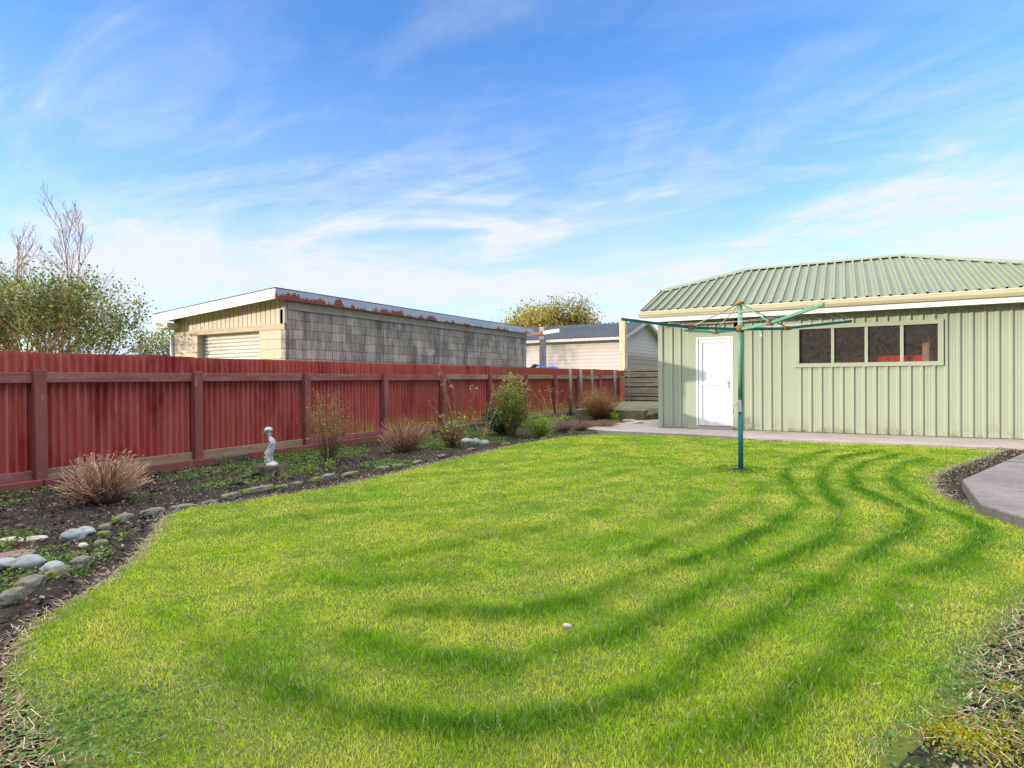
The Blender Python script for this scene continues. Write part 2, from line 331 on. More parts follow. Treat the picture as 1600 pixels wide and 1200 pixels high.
def block_material():
    m = bpy.data.materials.new('stained_concrete_block'); m.use_nodes = True; t = m.node_tree; n = t.nodes; l = t.links
    b = n['Principled BSDF']; b.inputs['Roughness'].default_value = .92; b.inputs['Specular IOR Level'].default_value = .2
    gm = n.new('ShaderNodeNewGeometry'); sp = n.new('ShaderNodeSeparateXYZ'); l.new(gm.outputs['Position'], sp.inputs[0])
    cb = n.new('ShaderNodeCombineXYZ'); l.new(mth('ADD', sp.outputs[0], sp.outputs[1], n, l), cb.inputs[0]); l.new(mth('ADD', sp.outputs[2], .14, n, l), cb.inputs[1])
    br = n.new('ShaderNodeTexBrick'); br.inputs['Scale'].default_value = 1; br.inputs['Brick Width'].default_value = .4; br.inputs['Row Height'].default_value = .2
    br.inputs['Mortar Size'].default_value = .005; br.inputs['Mortar Smooth'].default_value = .3; br.inputs['Bias'].default_value = 0
    br.inputs['Color1'].default_value = (.33, .285, .23, 1); br.inputs['Color2'].default_value = (.56, .48, .38, 1); br.inputs['Mortar'].default_value = (.2, .19, .175, 1)
    l.new(cb.outputs[0], br.inputs['Vector'])
    def mp_(st):
        q = n.new('ShaderNodeMapping'); q.inputs['Scale'].default_value = st; l.new(gm.outputs['Position'], q.inputs[0]); return q.outputs[0]
    # weather stains running down the side wall only (the side that faces the fence)
    st = ramp(noise(mp_((1, 1.3, .35)), 1.5, 10, .78, .5, n, l), [(.47, g(0)), (.60, g(1))], n, l)
    st2 = ramp(noise(mp_((1, 9, .5)), 3.2, 6, .6, .2, n, l), [(.45, g(0)), (.68, g(.75))], n, l)
    def mix(f, a, c, blend='MIX'):
        q = n.new('ShaderNodeMix'); q.data_type = 'RGBA'; q.blend_type = blend; l.new(f, q.inputs[0])
        for i, x in ((6, a), (7, c)):
            if isinstance(x, tuple): q.inputs[i].default_value = (*x, 1)
            else: l.new(x, q.inputs[i])
        return q.outputs[2]
    side = n.new('ShaderNodeMapRange'); l.new(sp.outputs[0], side.inputs[0]); side.inputs[1].default_value = -9.99; side.inputs[2].default_value = -9.95
    s1 = mth('MULTIPLY', st, side.outputs[0], n, l); s2 = mth('MULTIPLY', st2, side.outputs[0], n, l)
    fr = mix(side.outputs[0], (.58, .49, .35), br.outputs['Color'])
    mort = mth('MULTIPLY', br.outputs['Fac'], mth('SUBTRACT', 1.0, side.outputs[0], n, l), n, l)
    fr = mix(mort, fr, (.42, .34, .22))
    cc = mix(mth('MULTIPLY', s1, .85, n, l), fr, (.13, .112, .095)); cc = mix(mth('MULTIPLY', s2, .7, n, l), cc, (.085, .078, .07))
    gr = ramp(noise(mp_((1, 1, 1)), 45, 4, .7, 0, n, l), [(.3, g(.8)), (.7, g(1.1))], n, l)
    q = n.new('ShaderNodeMix'); q.data_type = 'RGBA'; q.blend_type = 'MULTIPLY'; q.inputs[0].default_value = 1; l.new(cc, q.inputs[6]); l.new(gr, q.inputs[7])
    l.new(q.outputs[2], b.inputs['Base Color'])
    bn = n.new('ShaderNodeBump'); bn.inputs['Distance'].default_value = .01; l.new(mth('SUBTRACT', 1.0, br.outputs['Fac'], n, l), bn.inputs['Height']); l.new(bn.outputs[0], b.inputs['Normal'])
    return m
M['block'] = block_material()
def rusty_fascia():
    m = M['fasciametal']; t = m.node_tree; n = t.nodes; l = t.links; b = n['Principled BSDF']
    src = b.inputs['Base Color'].links[0].from_socket
    gm = n.new('ShaderNodeNewGeometry'); sp = n.new('ShaderNodeSeparateXYZ'); l.new(gm.outputs['Position'], sp.inputs[0])
    q = n.new('ShaderNodeMapping'); q.inputs['Scale'].default_value = (0, 1, .25); l.new(gm.outputs['Position'], q.inputs[0])
    nz = noise(q.outputs[0], 1.7, 13, .8, .6, n, l)
    mr = n.new('ShaderNodeMapRange'); l.new(nz, mr.inputs[0]); mr.inputs[1].default_value = .44; mr.inputs[2].default_value = .60; mr.inputs[3].default_value = 2.80; mr.inputs[4].default_value = 2.97
    fade = n.new('ShaderNodeMapRange'); l.new(sp.outputs[1], fade.inputs[0]); fade.inputs[1].default_value = 8; fade.inputs[2].default_value = 17; fade.inputs[3].default_value = .075; fade.inputs[4].default_value = -.045
    d = mth('SUBTRACT', mth('ADD', mr.outputs[0], fade.outputs[0], n, l), sp.outputs[2], n, l)
    f = mth('MULTIPLY', d, 300, n, l, True)
    mxn = n.new('ShaderNodeMix'); mxn.data_type = 'RGBA'; l.new(f, mxn.inputs[0]); l.new(src, mxn.inputs[6]); mxn.inputs[7].default_value = (.21, .055, .035, 1)
    l.new(mxn.outputs[2], b.inputs['Base Color'])
rusty_fascia()
def dirty_glass():
    m = bpy.data.materials.new('grimy_glass'); m.use_nodes = True; t = m.node_tree; n = t.nodes; l = t.links
    for q in list(n): n.remove(q)
    o = n.new('ShaderNodeOutputMaterial'); tr = n.new('ShaderNodeBsdfTransparent'); gl = n.new('ShaderNodeBsdfGlossy'); df = n.new('ShaderNodeBsdfDiffuse')
    tr.inputs[0].default_value = (.86, .85, .84, 1); gl.inputs['Roughness'].default_value = .03; df.inputs[0].default_value = (.3, .25, .22, 1)
    fr = n.new('ShaderNodeLayerWeight'); fr.inputs[0].default_value = .5
    a = n.new('ShaderNodeMixShader'); l.new(mth('ADD', mth('MULTIPLY', mth('POWER', fr.outputs['Facing'], 5.0, n, l), .7, n, l), .045, n, l), a.inputs[0]); l.new(tr.outputs[0], a.inputs[1]); l.new(gl.outputs[0], a.inputs[2])
    gm = n.new('ShaderNodeNewGeometry'); f1 = ramp(noise(gm.outputs['Position'], 15, 10, .8, .3, n, l), [(.40, g(.03)), (.60, g(.11)), (.74, g(.3))], n, l)
    bx = n.new('ShaderNodeMixShader'); l.new(f1, bx.inputs[0]); l.new(a.outputs[0], bx.inputs[1]); l.new(df.outputs[0], bx.inputs[2]); l.new(bx.outputs[0], o.inputs[0])
    return m
M['glass'] = dirty_glass()

# ------------------------------------------------------------------ ground
gnd = MB().add([(-400, -400, -.12), (400, -400, -.12), (400, 400, -.12), (-400, 400, -.12)], [(0, 1, 2, 3)]).build('ground', M['farground']); tag(gnd, kind='structure')
lawn_px = [(15, 1062), (20, 1040), (25, 1005), (65, 967), (112, 940), (162, 910), (207, 877), (237, 840), (260, 806), (300, 794), (360, 787), (435, 775), (535, 759), (610, 741),
           (685, 723), (725, 714), (800, 697), (875, 683), (950, 678), (1020, 680), (1110, 685), (1200, 690), (1300, 693), (1400, 697), (1500, 701), (1571, 705), (1543, 713), (1507, 724), (1488, 730),
           (1463, 742), (1458, 752), (1464, 767), (1488, 781), (1516, 790), (1562, 806), (1600, 824)]
LAWN = [G(*p)[:2] for p in lawn_px]
LAWN += [(1.7, 5.4), (2.6, 4.6), G(1640, 905)[:2], G(1583, 953)[:2], G(1555, 985)[:2], G(1515, 1021)[:2], G(1504, 1087)[:2], G(1459, 1126)[:2], G(1385, 1180)[:2], G(1360, 1240)[:2], (-.2, 1.0), (-1.0, .75), G(150, 1330)[:2], G(115, 1200)[:2], G(75, 1130)[:2], G(30, 1100)[:2]]
def grid(x0, x1, y0, y1, st):
    nx = int((x1 - x0) / st) + 1; ny = int((y1 - y0) / st) + 1
    X, Y = np.meshgrid(np.linspace(x0, x1, nx), np.linspace(y0, y1, ny)); return X, Y, nx, ny
def sheet(name, X, Y, Z, nx, ny, keep, m, cols=None):
    V = np.stack([X.ravel(), Y.ravel(), Z.ravel()], 1); i = np.arange((ny - 1) * (nx - 1)); r = i // (nx - 1); c = i % (nx - 1); a = r * nx + c
    F = np.stack([a, a + 1, a + nx + 1, a + nx], 1)
    kp = keep.ravel(); F = F[kp[F].all(1)]
    used = np.unique(F); mp_ = np.full(len(V), -1); mp_[used] = np.arange(len(used))
    return npmesh(name, V[used], mp_[F], m, None if cols is None else cols[used], smooth=True)
X, Y, nx, ny = grid(-8.6, 5.2, .2, 24, .05)
ins = inpoly(X, Y, LAWN); dl = segdist(X, Y, LAWN, True)
bedh = lambda x, y: .015 + .055 * (fbm(x, y, 1.1, 3, 3) - .5) + .045 * (fbm(x, y, 7, 3, 5) - .5)
Z = np.where(ins, -.014, bedh(X, Y) * np.clip(dl / .25, .2, 1) - .012)
Z = np.where((Y > 12.2) & (X > -4.9), -.06, Z)
soil = sheet('soil', X, Y, Z, nx, ny, np.ones_like(ins), M['soil']); tag(soil, kind='structure')
def bz(x, y):
    x = np.array([x], float); y = np.array([y], float); d = segdist(x, y, LAWN, True); return float((bedh(x, y) * np.clip(d / .25, .2, 1) - .012)[0])
X, Y, nx, ny = grid(-7, 4.2, .4, 13, .05)
ins = inpoly(X, Y, LAWN); Zl = .006 + .022 * (fbm(X, Y, .6, 2, 8) - .5)
dl = segdist(X, Y, LAWN, True); Zl = np.where(ins, Zl, Zl - dl * .35)
lawn = sheet('lawn', X, Y, Zl, nx, ny, ins | (dl < .08), M['lawnsoil']); tag(lawn, kind='structure')

# mown stripes, traced on the ground
ST_PX = [[(615, 960), (700, 962), (800, 962), (900, 942), (1000, 903), (1075, 880), (1150, 854), (1232, 816), (1257, 790), (1244, 767), (1225, 745), (1240, 722), (1300, 705)],
         [(360, 1040), (400, 1070), (500, 1098), (600, 1125), (700, 1150), (800, 1148), (900, 1130), (1000, 1105), (1050, 1080), (1090, 1035), (1160, 990), (1240, 940), (1281, 925), (1340, 880), (1375, 857), (1424, 827), (1431, 809), (1375, 782), (1337, 764), (1330, 741), (1352, 726), (1405, 711)],
         [(550, 1000), (625, 1022), (700, 1038), (800, 1047), (850, 1035), (950, 1000), (1025, 965), (1100, 930), (1180, 893), (1278, 854), (1315, 827), (1319, 805), (1300, 779), (1285, 752), (1296, 730), (1322, 715), (1375, 706)],
         [(1150, 1165), (1200, 1120), (1300, 1025), (1340, 1000), (1380, 955), (1420, 910), (1487, 887), (1536, 857), (1540, 831), (1506, 809), (1450, 795), (1397, 764), (1388, 745), (1412, 726), (1450, 715)],
         [(1000, 866), (1071, 835), (1124, 820), (1161, 801), (1184, 782), (1184, 756)],
         [(600, 880), (639, 872), (687, 865), (732, 854)], [(380, 830), (430, 815), (520, 802)], [(880, 875), (960, 850), (1040, 815), (1080, 790), (1085, 765)], [(640, 745), (760, 738), (880, 722), (980, 705)], [(560, 800), (700, 790), (860, 765), (990, 735)], [(470, 900), (560, 915), (700, 905), (820, 880)], [(700, 850), (820, 835), (940, 800), (1000, 770)], [(250, 960), (330, 1010), (420, 1040)], [(1050, 1190), (1120, 1150), (1250, 1080), (1330, 1050)]]
ST = [[G(*p)[:2] for p in l_] for l_ in ST_PX]; STW = [1, 1, 1, .85, .7, .7, .35, .4, .3, .35, .35, .4, .5, .6]
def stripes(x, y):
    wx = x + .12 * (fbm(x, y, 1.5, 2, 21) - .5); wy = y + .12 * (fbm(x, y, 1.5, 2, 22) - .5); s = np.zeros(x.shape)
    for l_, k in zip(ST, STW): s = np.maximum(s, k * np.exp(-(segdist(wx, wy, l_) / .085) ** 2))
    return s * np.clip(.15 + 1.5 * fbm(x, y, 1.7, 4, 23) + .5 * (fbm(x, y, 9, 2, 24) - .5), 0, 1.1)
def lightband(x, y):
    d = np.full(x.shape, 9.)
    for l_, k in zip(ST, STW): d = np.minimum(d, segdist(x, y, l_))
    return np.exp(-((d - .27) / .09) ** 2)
def grass():
    xs, ys, hs, ws, near = [], [], [], [], []
    for (a, b, dens, ht, wd) in ((0, 3.2, 24000, 1, .0034), (3.2, 5.0, 13000, 1.0, .0046), (5.0, 8.0, 6000, 1.0, .0070), (8, 14.5, 3200, 1.05, .0105)):
        n = int(dens * 11.2 * 12.7); x = RS.uniform(-7, 4.2, n); y = RS.uniform(.3, 13, n); r = np.hypot(x, y)
        k = (r >= a) & (r < b)
        # only what a camera near the photograph's could see
        fx = x * FW.x + y * FW.y; lx = x * RT.x + y * RT.y
        k &= (np.abs(lx) < fx * 1.15 + .9) & (fx > .6)
        x, y = x[k], y[k]; k = inpoly(x, y, LAWN)
        x, y = x[k], y[k]; xs.append(x); ys.append(y); hs.append(np.full(len(x), ht)); ws.append(np.full(len(x), wd)); 
    x = np.concatenate(xs); y = np.concatenate(ys); hm = np.concatenate(hs); wd = np.concatenate(ws); n = len(x)
    s = stripes(x, y); d = segdist(x, y, LAWN, True)
    n1 = fbm(x, y, .9, 3, 1); n2 = fbm(x, y, 5.5, 3, 2); n3 = fbm(x, y, 22, 2, 4)
    # bare ring round the clothes pole
    pr = np.hypot(x + 1.14, y - 8.09); dens = np.clip((pr - .1) / .06, 0, 1) * np.clip(.55 + 1.6 * (n3 - .2) + s, 0, 1) * np.clip(.35 + d / .12, 0, 1)
    near = inpoly(x, y, LAWN)
    corner = np.clip(1 - np.hypot(x + 2.1, y - .9) / .9, 0, 1) + np.clip(1 - np.hypot(x - 1.1, y - 2.0) / .8, 0, 1)
    dens *= 1 - .6 * corner * (n2 > .45)
    k = RS.rand(n) < dens; x, y, hm, wd, s, d, n1, n2, n3, corner, pr = [q[k] for q in (x, y, hm, wd, s, d, n1, n2, n3, corner, pr)]; n = len(x)
    h = (.016 + .010 * n2 + .012 * (n3 - .5)) * hm; h *= 1 + 1.25 * np.clip(s, 0, 1.2); h *= RS.uniform(.55, 1.25, n); rg = np.exp(-((pr - .27) / .08) ** 2); h *= 1 + .9 * rg
    lawnz = .006 + .022 * (fbm(x, y, .6, 2, 8) - .5)
    th = RS.uniform(0, 2 * np.pi, n); lean = RS.uniform(.1, .95, n) * h
    # mower pass lays the grass along the stripes
    tx, ty = np.cos(th) * lean, np.sin(th) * lean; ph = RS.uniform(0, 2 * np.pi, n)
    px_, py_ = np.cos(ph) * wd / 2, np.sin(ph) * wd / 2
    z0 = lawnz - .004
    V = np.empty((n, 5, 3), np.float32)
    V[:, 0] = np.stack([x - px_, y - py_, z0], 1); V[:, 1] = np.stack([x + px_, y + py_, z0], 1)
    V[:, 2] = np.stack([x + px_ * .8 + tx * .35, y + py_ * .8 + ty * .35, z0 + h * .6], 1); V[:, 3] = np.stack([x - px_ * .8 + tx * .35, y - py_ * .8 + ty * .35, z0 + h * .6], 1)
    V[:, 4] = np.stack([x + tx, y + ty, z0 + h * .95], 1)
    base = np.arange(n)[:, None] * 5
    F = np.concatenate([base + np.array([0, 1, 2]), base + np.array([0, 2, 3]), base + np.array([3, 2, 4])], 0)
    light = np.array([.46, .65, .018]); green = np.array([.21, .46, .016]); yel = np.array([.72, .72, .11]); straw = np.array([.7, .62, .32]); deep = np.array([.06, .22, .01])
    t = np.clip((n1 - .38) / .3, 0, 1)[:, None]; c = green * (1 - t) * 1.0 + light * t
    c = c * .55 + light * .45
    t = np.clip((n2 - .46) / .2, 0, 1)[:, None] * .55; c = c * (1 - t) + yel * t
    t = (np.clip((fbm(x, y, 2.3, 3, 31) - .53) / .12, 0, 1) * .55)[:, None]; c = c * (1 - t) + yel * 1.02 * t
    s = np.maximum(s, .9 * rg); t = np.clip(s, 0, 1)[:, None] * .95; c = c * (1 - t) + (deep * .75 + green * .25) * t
    t = (np.clip((fbm(x, y, 3.1, 3, 33) - .55) / .12, 0, 1) * .5)[:, None]; c = c * (1 - t) + green * .8 * t
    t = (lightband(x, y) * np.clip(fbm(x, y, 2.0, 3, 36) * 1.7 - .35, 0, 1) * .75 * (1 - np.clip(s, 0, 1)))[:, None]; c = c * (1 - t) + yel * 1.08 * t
    r = RS.rand(n); st = (r < .03 + .55 * np.clip(1 - d / .1, 0, 1) * (n3 > .4) + .10 * (n3 > .62) + .25 * corner); c = np.where(st[:, None], straw * RS.uniform(.6, 1.1, (n, 1)), c)
    dk = RS.rand(n) < .07; c = np.where(dk[:, None], c * .6, c)
    c = c * RS.uniform(.55, 1.32, (n, 1)) * (1 + .12 * (RS.rand(n, 3) - .5))
    cols = np.repeat(c, 5, 0).reshape(n, 5, 3); 
    return npmesh('grass', V.reshape(-1, 3), F, M['grass'], np.clip(cols.reshape(-1, 3), 0, .85))
tag(grass(), 'mown bright green lawn grass with darker curving mower stripes', 'grass', kind='stuff')

def leaves_np(x, y, z, size, cols, up=.6, rng=RS, folded=False):
    """little diamond leaves at points with random directions -> V, F, C"""
    n = len(x); th = rng.uniform(0, 2 * np.pi, n); el = rng.uniform(-.4, 1, n) * up
    dx, dy, dz = np.cos(th) * np.cos(el), np.sin(th) * np.cos(el), np.sin(el)
    ph = rng.uniform(-1.2, 1.2, n); sx, sy = -np.sin(th), np.cos(th)
    sX, sY, sZ = sx * np.cos(ph), sy * np.cos(ph), np.sin(ph); s = size * rng.uniform(.6, 1.3, n)
    P = np.stack([x, y, z], 1); D = np.stack([dx, dy, dz], 1) * s[:, None]; S = np.stack([sX, sY, sZ], 1) * (s * .32)[:, None]
    V = np.stack([P, P + D * .5 + S, P + D, P + D * .5 - S], 1).reshape(-1, 3)
    F = np.arange(n * 4).reshape(n, 4); return V, F, np.repeat(cols, 4, 0)
def bed_points(n, x0=-8.1, x1=-2, y0=.8, y1=17):
    x = RS.uniform(x0, x1, n); y = RS.uniform(y0, y1, n)
    k = ~inpoly(x, y, LAWN) & ~((y > 12.2) & (x > -5.0)) & ~((x > -5.6) & (y > 16)); return x[k], y[k]
def pick(n, cs, j=.25):
    cs = np.array(cs); c = cs[RS.randint(len(cs), size=n)]; return c * RS.uniform(1 - j, 1 + j, (n, 1))
def bzn(x, y): return bedh(x, y) * np.clip(segdist(x, y, LAWN, True) / .25, .2, 1) - .012
# mulch, bark bits and pale grit
x, y = bed_points(90000); k = RS.rand(len(x)) < np.where(y > 7, .55, 1); x, y = x[k], y[k]
c = pick(len(x), [(.03, .02, .017), (.05, .032, .025), (.09, .055, .04), (.16, .09, .055), (.22, .17, .13), (.05, .04, .035), (.1, .075, .06)])
gr_ = RS.rand(len(x)) < .07; c[gr_] = np.array([.42, .42, .4]) * RS.uniform(.6, 1.1, (gr_.sum(), 1))
V, F, Cc = leaves_np(x, y, bzn(x, y) + RS.uniform(0, .02, len(x)), np.where(gr_, .010, .026) * RS.uniform(.4, 1.5, len(x)), c, .6)
tag(npmesh('mulch', V, F, M['chip'], Cc), 'dark bark mulch and leaf litter on the garden bed', 'mulch', kind='stuff')
x = np.concatenate([RS.uniform(.8, 3.2, 16000), RS.uniform(-.3, 2.6, 16000), RS.uniform(-3.4, -1.8, 6000)]); y = np.concatenate([RS.uniform(5, 12.3, 16000), RS.uniform(.8, 4.6, 16000), RS.uniform(.3, 1.6, 6000)])
k = ~inpoly(x, y, LAWN); x, y = x[k], y[k]
V, F, Cc = leaves_np(x, y, bzn(x, y) + RS.uniform(0, .012, len(x)), np.full(len(x), .028) * RS.uniform(.3, 1.5, len(x)), pick(len(x), [(.05, .035, .025), (.1, .07, .045), (.2, .15, .1), (.3, .22, .15), (.14, .14, .05), (.07, .055, .04)]), .5)
tag(npmesh('leaf_litter', V, F, M['chip'], Cc), 'dry brown leaf litter on bare soil beside the concrete patio', 'leaf litter', kind='stuff')
# low weeds, clover and moss in patches
x, y = bed_points(210000); q = fbm(x, y, 1.15, 3, 41) + .22 * (fbm(x, y, 7, 2, 42) - .5) + .05 * (x < -7) ; q -= .35 * np.exp(-((x + 5.6) ** 2 + (y - 2.9) ** 2) / .9)
q -= .2 * np.exp(-((x + 6.4) ** 2 + (y - 3.1) ** 2) / .3)
k = (q > .475 + .06 * RS.rand(len(x))) & (segdist(x, y, LAWN, True) > .16); x, y = x[k], y[k]
c = pick(len(x), [(.1, .2, .03), (.15, .27, .045), (.07, .14, .03), (.2, .3, .06), (.11, .17, .05)])
V, F, Cc = leaves_np(x, y, bzn(x, y) + RS.uniform(0, .035, len(x)), np.full(len(x), .026), c, .5)
tag(npmesh('ground_cover', V, F, M['leaf'], Cc), 'low clover and moss creeping over the garden bed', 'ground cover', kind='stuff')
# clover leaves and straw in the bare corners of the lawn
def corner_weeds():
    xs, ys = [], []
    for (px, py, n, s) in [(100, 1180, 900, .22), (150, 1120, 350, .15), (20, 1180, 260, .2), (60, 1090, 260, .12), (230, 1090, 160, .12), (1540, 1040, 420, .14), (1520, 1085, 300, .1), (1590, 1000, 200, .1), (1600, 1130, 500, .2), (1480, 1190, 300, .15),
                           (560, 960, 90, .12), (850, 1040, 90, .12), (1240, 900, 60, .1), (300, 940, 60, .08), (590, 860, 50, .05), (1000, 1010, 40, .08), (1110, 1150, 70, .1), (1350, 1030, 80, .1), (700, 1040, 60, .1), (420, 985, 50, .08)]:
        p = G(px, py); xs.append(RS.normal(p.x, s, n)); ys.append(RS.normal(p.y, s, n))
    x = np.concatenate(xs); y = np.concatenate(ys)
    c = pick(len(x), [(.10, .2, .04), (.13, .26, .05), (.2, .32, .08), (.12, .22, .08)])
    V, F, Cc = leaves_np(x, y, RS.uniform(.008, .03, len(x)), np.full(len(x), .017), c, .3)
    return npmesh('clover', V, F, M['leaf'], Cc)
tag(corner_weeds(), 'patches of dark clover leaves at the lawn edges', 'clover', kind='stuff')
def straw():
    n = 5200; x = np.concatenate([RS.normal(p.x, .3, n // 4) for p in (G(1560, 1090), G(1600, 1000), G(60, 1160), G(10, 1080))]); y = np.concatenate([RS.normal(p.y, .3, n // 4) for p in (G(1560, 1090), G(1600, 1000), G(60, 1160), G(10, 1080))])
    k = ~inpoly(x, y, LAWN) | (RS.rand(len(x)) < .035); x, y = x[k], y[k]
    for i in range(1, len(lawn_px) - 1):
        a, b = LAWN[i], LAWN[i + 1]; m_ = int(math.hypot(b[0] - a[0], b[1] - a[1]) * 260); t_ = RS.rand(m_)
        x = np.concatenate([x, a[0] + (b[0] - a[0]) * t_ + RS.normal(0, .035, m_)]); y = np.concatenate([y, a[1] + (b[1] - a[1]) * t_ + RS.normal(0, .035, m_)])
    n = len(x)
    th = RS.uniform(0, 6.28, n); ln = RS.uniform(.02, .075, n); wv = .0013
    dx, dy = np.cos(th) * ln, np.sin(th) * ln; ox, oy = -np.sin(th) * wv, np.cos(th) * wv; z = np.clip(bzn(x, y), 0, 1) + RS.uniform(.004, .02, n); dz = RS.uniform(-.004, .02, n)
    V = np.stack([np.stack([x - ox, y - oy, z], 1), np.stack([x + ox, y + oy, z], 1), np.stack([x + dx + ox, y + dy + oy, z + dz], 1), np.stack([x + dx - ox, y + dy - oy, z + dz], 1)], 1).reshape(-1, 3)
    c = pick(n, [(.5, .42, .28), (.35, .26, .17), (.2, .14, .09), (.45, .32, .2)]); return npmesh('dry_straw', V, np.arange(4 * n).reshape(n, 4), M['chip'], np.repeat(c, 4, 0))
tag(straw(), 'dry straw and dead stalks on bare soil at the lawn corners', 'straw', kind='stuff')
def mosspatch(name, label, spots, cols, n, sz, kindname):
    xs = np.concatenate([RS.normal(G(a, b).x, s, n) for a, b, s in spots]); ys = np.concatenate([RS.normal(G(a, b).y, s, n) for a, b, s in spots])
    V, F, Cc = leaves_np(xs, ys, np.clip(bzn(xs, ys), .0, 1) + RS.uniform(0, .014, len(xs)), np.full(len(xs), sz), pick(len(xs), cols), 1.2)
    tag(npmesh(name, V, F, M['leaf'], Cc), label, kindname, kind='stuff')
mosspatch('moss', 'yellow green moss cushions on bare soil at lower right', [(1525, 1142, .05), (1505, 1155, .03), (1567, 1078, .03), (1600, 1150, .06), (1540, 1180, .06), (1480, 1150, .04)], [(.4, .38, .02), (.3, .33, .02), (.45, .36, .03)], 700, .012, 'moss')

# ------------------------------------------------------------------ path and patio slab
path = MB().prism([(-5.35, 12.9), (-4.6, 12.62), (-3.6, 12.6), (-1.24, 12.36), (.46, 12.36), (2.6, 12.34), (9, 12.3), (9, 14.05), (-3.8, 14.05), (-3.8, 19), (-5.2, 19), (-5.0, 16.3)], -.1, .03)
tag(path.build('path', M['concrete'], bevel=.008), kind='structure')
SP = [G(*p, .1)[:2] for p in ((1503, 749), (1531, 787), (1600, 808))]
SF = G(1600, 707, .1)
sdir = Vector((SF.x - SP[0][0], SF.y - SP[0][1])).normalized()
slab = MB().prism([SP[0], SP[1], SP[2], (SP[2][0] + .5, SP[2][1] - .9), (6, SP[2][1] - .9), (6, 12.1), (SF.x + .35, 12.1), (SF.x, SF.y)], -.1, .10)
tag(slab.build('patio', M['slab'], bevel=.015), kind='structure')
a_ = Vector((SP[0][0], SP[0][1])) + sdir * 2.0
tag(MB().box((a_.x + .02, a_.y - .008, .1005), (6, a_.y + .008, .1045)).build('patio_joint', M['dark']), kind='structure')

# ------------------------------------------------------------------ red corrugated fence
UF = -8.02
POSTS = [1.25, 3.235, 5.121, 7.086, 9.081, 11.065, 13.131, 15.131, 17.148, 19.041, 21.161, 23.375]
fence = thing('corrugated_fence', 'long dark red corrugated iron fence with timber posts and rails', 'fence', (UF, 0, 0))
HP = .0435
def corr(y0, y1, z0, z1, uo, jag):
    b = MB(); n = int((y1 - y0) / (.087 / 8)); ys = [y0 + (y1 - y0) * i / n for i in range(n + 1)]
    for i, yy in enumerate(ys):
        xx = uo + .027 * math.cos(2 * math.pi * yy / .087); zz = z1 + jag * math.sin(yy * 3.1) * .004
        b.v += [(xx, yy, z0), (xx, yy, zz)]; b.c += [(1, 1, 1)] * 2
    for i in range(n): b.f.append((2 * i, 2 * i + 2, 2 * i + 3, 2 * i + 1)); b.sm.append(True)
    return b
ENDS = [-2.2] + POSTS + [24.9]
for i in range(len(ENDS) - 1):
    y0, y1 = ENDS[i], ENDS[i + 1]
    if y1 - y0 < .3: continue
    zt = 1.555 + .0 * i
    corr(y0, y1 + .04, .10, zt + random.uniform(-.006, .006), UF - .088 + .003 * (i % 2), 1).build('corrugated_sheet', M['sheet'], fence, fix=False)
    pw = .062
    a, b = y0 + (pw if y0 in POSTS else 0) + .001, y1 - (pw if y1 in POSTS else 0) - .001
    dz = random.uniform(-.008, .008)
    MB().box((UF - .058, a, 1.205 + dz), (UF - .008, b, 1.325 + dz)).build('top_rail', M['rail'] if i < 6 else M['railold'], fence, bevel=.005)
    MB().box((UF - .058, a, .065 + dz), (UF - .010, b, .205 + dz)).build('bottom_rail', M['rail'] if i in (1, 4) else M['railold'], fence, bevel=.005)
for i, py in enumerate(POSTS):
    tl = random.uniform(-.006, .006)
    zt = 1.352 + random.uniform(-.012, .006)
    MB().add([(UF - .06, py - .06, -.1), (UF + .055, py - .06, -.1), (UF + .055, py + .06, -.1), (UF - .06, py + .06, -.1), (UF - .06 + tl, py - .06 + tl, zt), (UF + .055 + tl, py - .06 + tl, zt), (UF + .055 + tl, py + .06 + tl, zt), (UF - .06 + tl, py + .06 + tl, zt)],
             [(0, 3, 2, 1), (4, 5, 6, 7), (0, 1, 5, 4), (1, 2, 6, 5), (2, 3, 7, 6), (3, 0, 4, 7)]).build('post', M['post'], fence, bevel=.006)
for (a, b, z) in ((-2, 3.22, .03), (3.24, 5.3, .035), (5.9, 9.0, .045)):
    MB().add([(UF + .06, a, -.05), (UF + .10, a, -.05), (UF + .10, b, -.05), (UF + .06, b, -.05), (UF + .065, a, z + .06), (UF + .105, a, z + .06), (UF + .105, b, z + .07), (UF + .065, b, z + .07)],
             [(0, 3, 2, 1), (4, 5, 6, 7), (0, 1, 5, 4), (1, 2, 6, 5), (2, 3, 7, 6), (3, 0, 4, 7)]).build('kickboard', M['post'], fence, bevel=.006)
# flat orange red end panel at the far end
MB().box((UF - .03, 23.45, .2), (UF - .02, 24.8, 1.2)).build('end_panel', mat('rust_orange_panel', (.5, .1, .025), .6, (.4, .07, .02), 3, (1, 5, 1)), fence)

# grey garden stakes in front of the far end
for i, (px, py, top, lab) in enumerate([(891.5, 649, 576, 'nearest and tallest grey stake in front of the far red fence'), (908, 643, 577, 'grey stake standing against a red post, second from the near end'),
                                       (925.5, 640, 577.5, 'thin grey stake third from the near end beside the twiggy bush'), (961, 634, 578.5, 'grey stake behind the right side of the brown twiggy bush'),
                                       (987, 633, 580, 'grey end post where the red fence meets the slatted fence')]):
    u = [-7.82, -7.85, -7.85, -7.85, -7.92][i]; b0 = AU(px, py, u); t0 = AU(px, top, u); r = .05 if i != 2 else .042
    o = MB().tube([(u, b0.y, min(b0.z, .1) - .1), (u, b0.y, t0.z - .02), (u, b0.y, t0.z)], [r * 1.05, r, r * .8], 10).build('timber_stake', M['greypost'], loc=(u, b0.y, 0))
    tag(o, lab, 'stake', 'grey stakes along the far fence')

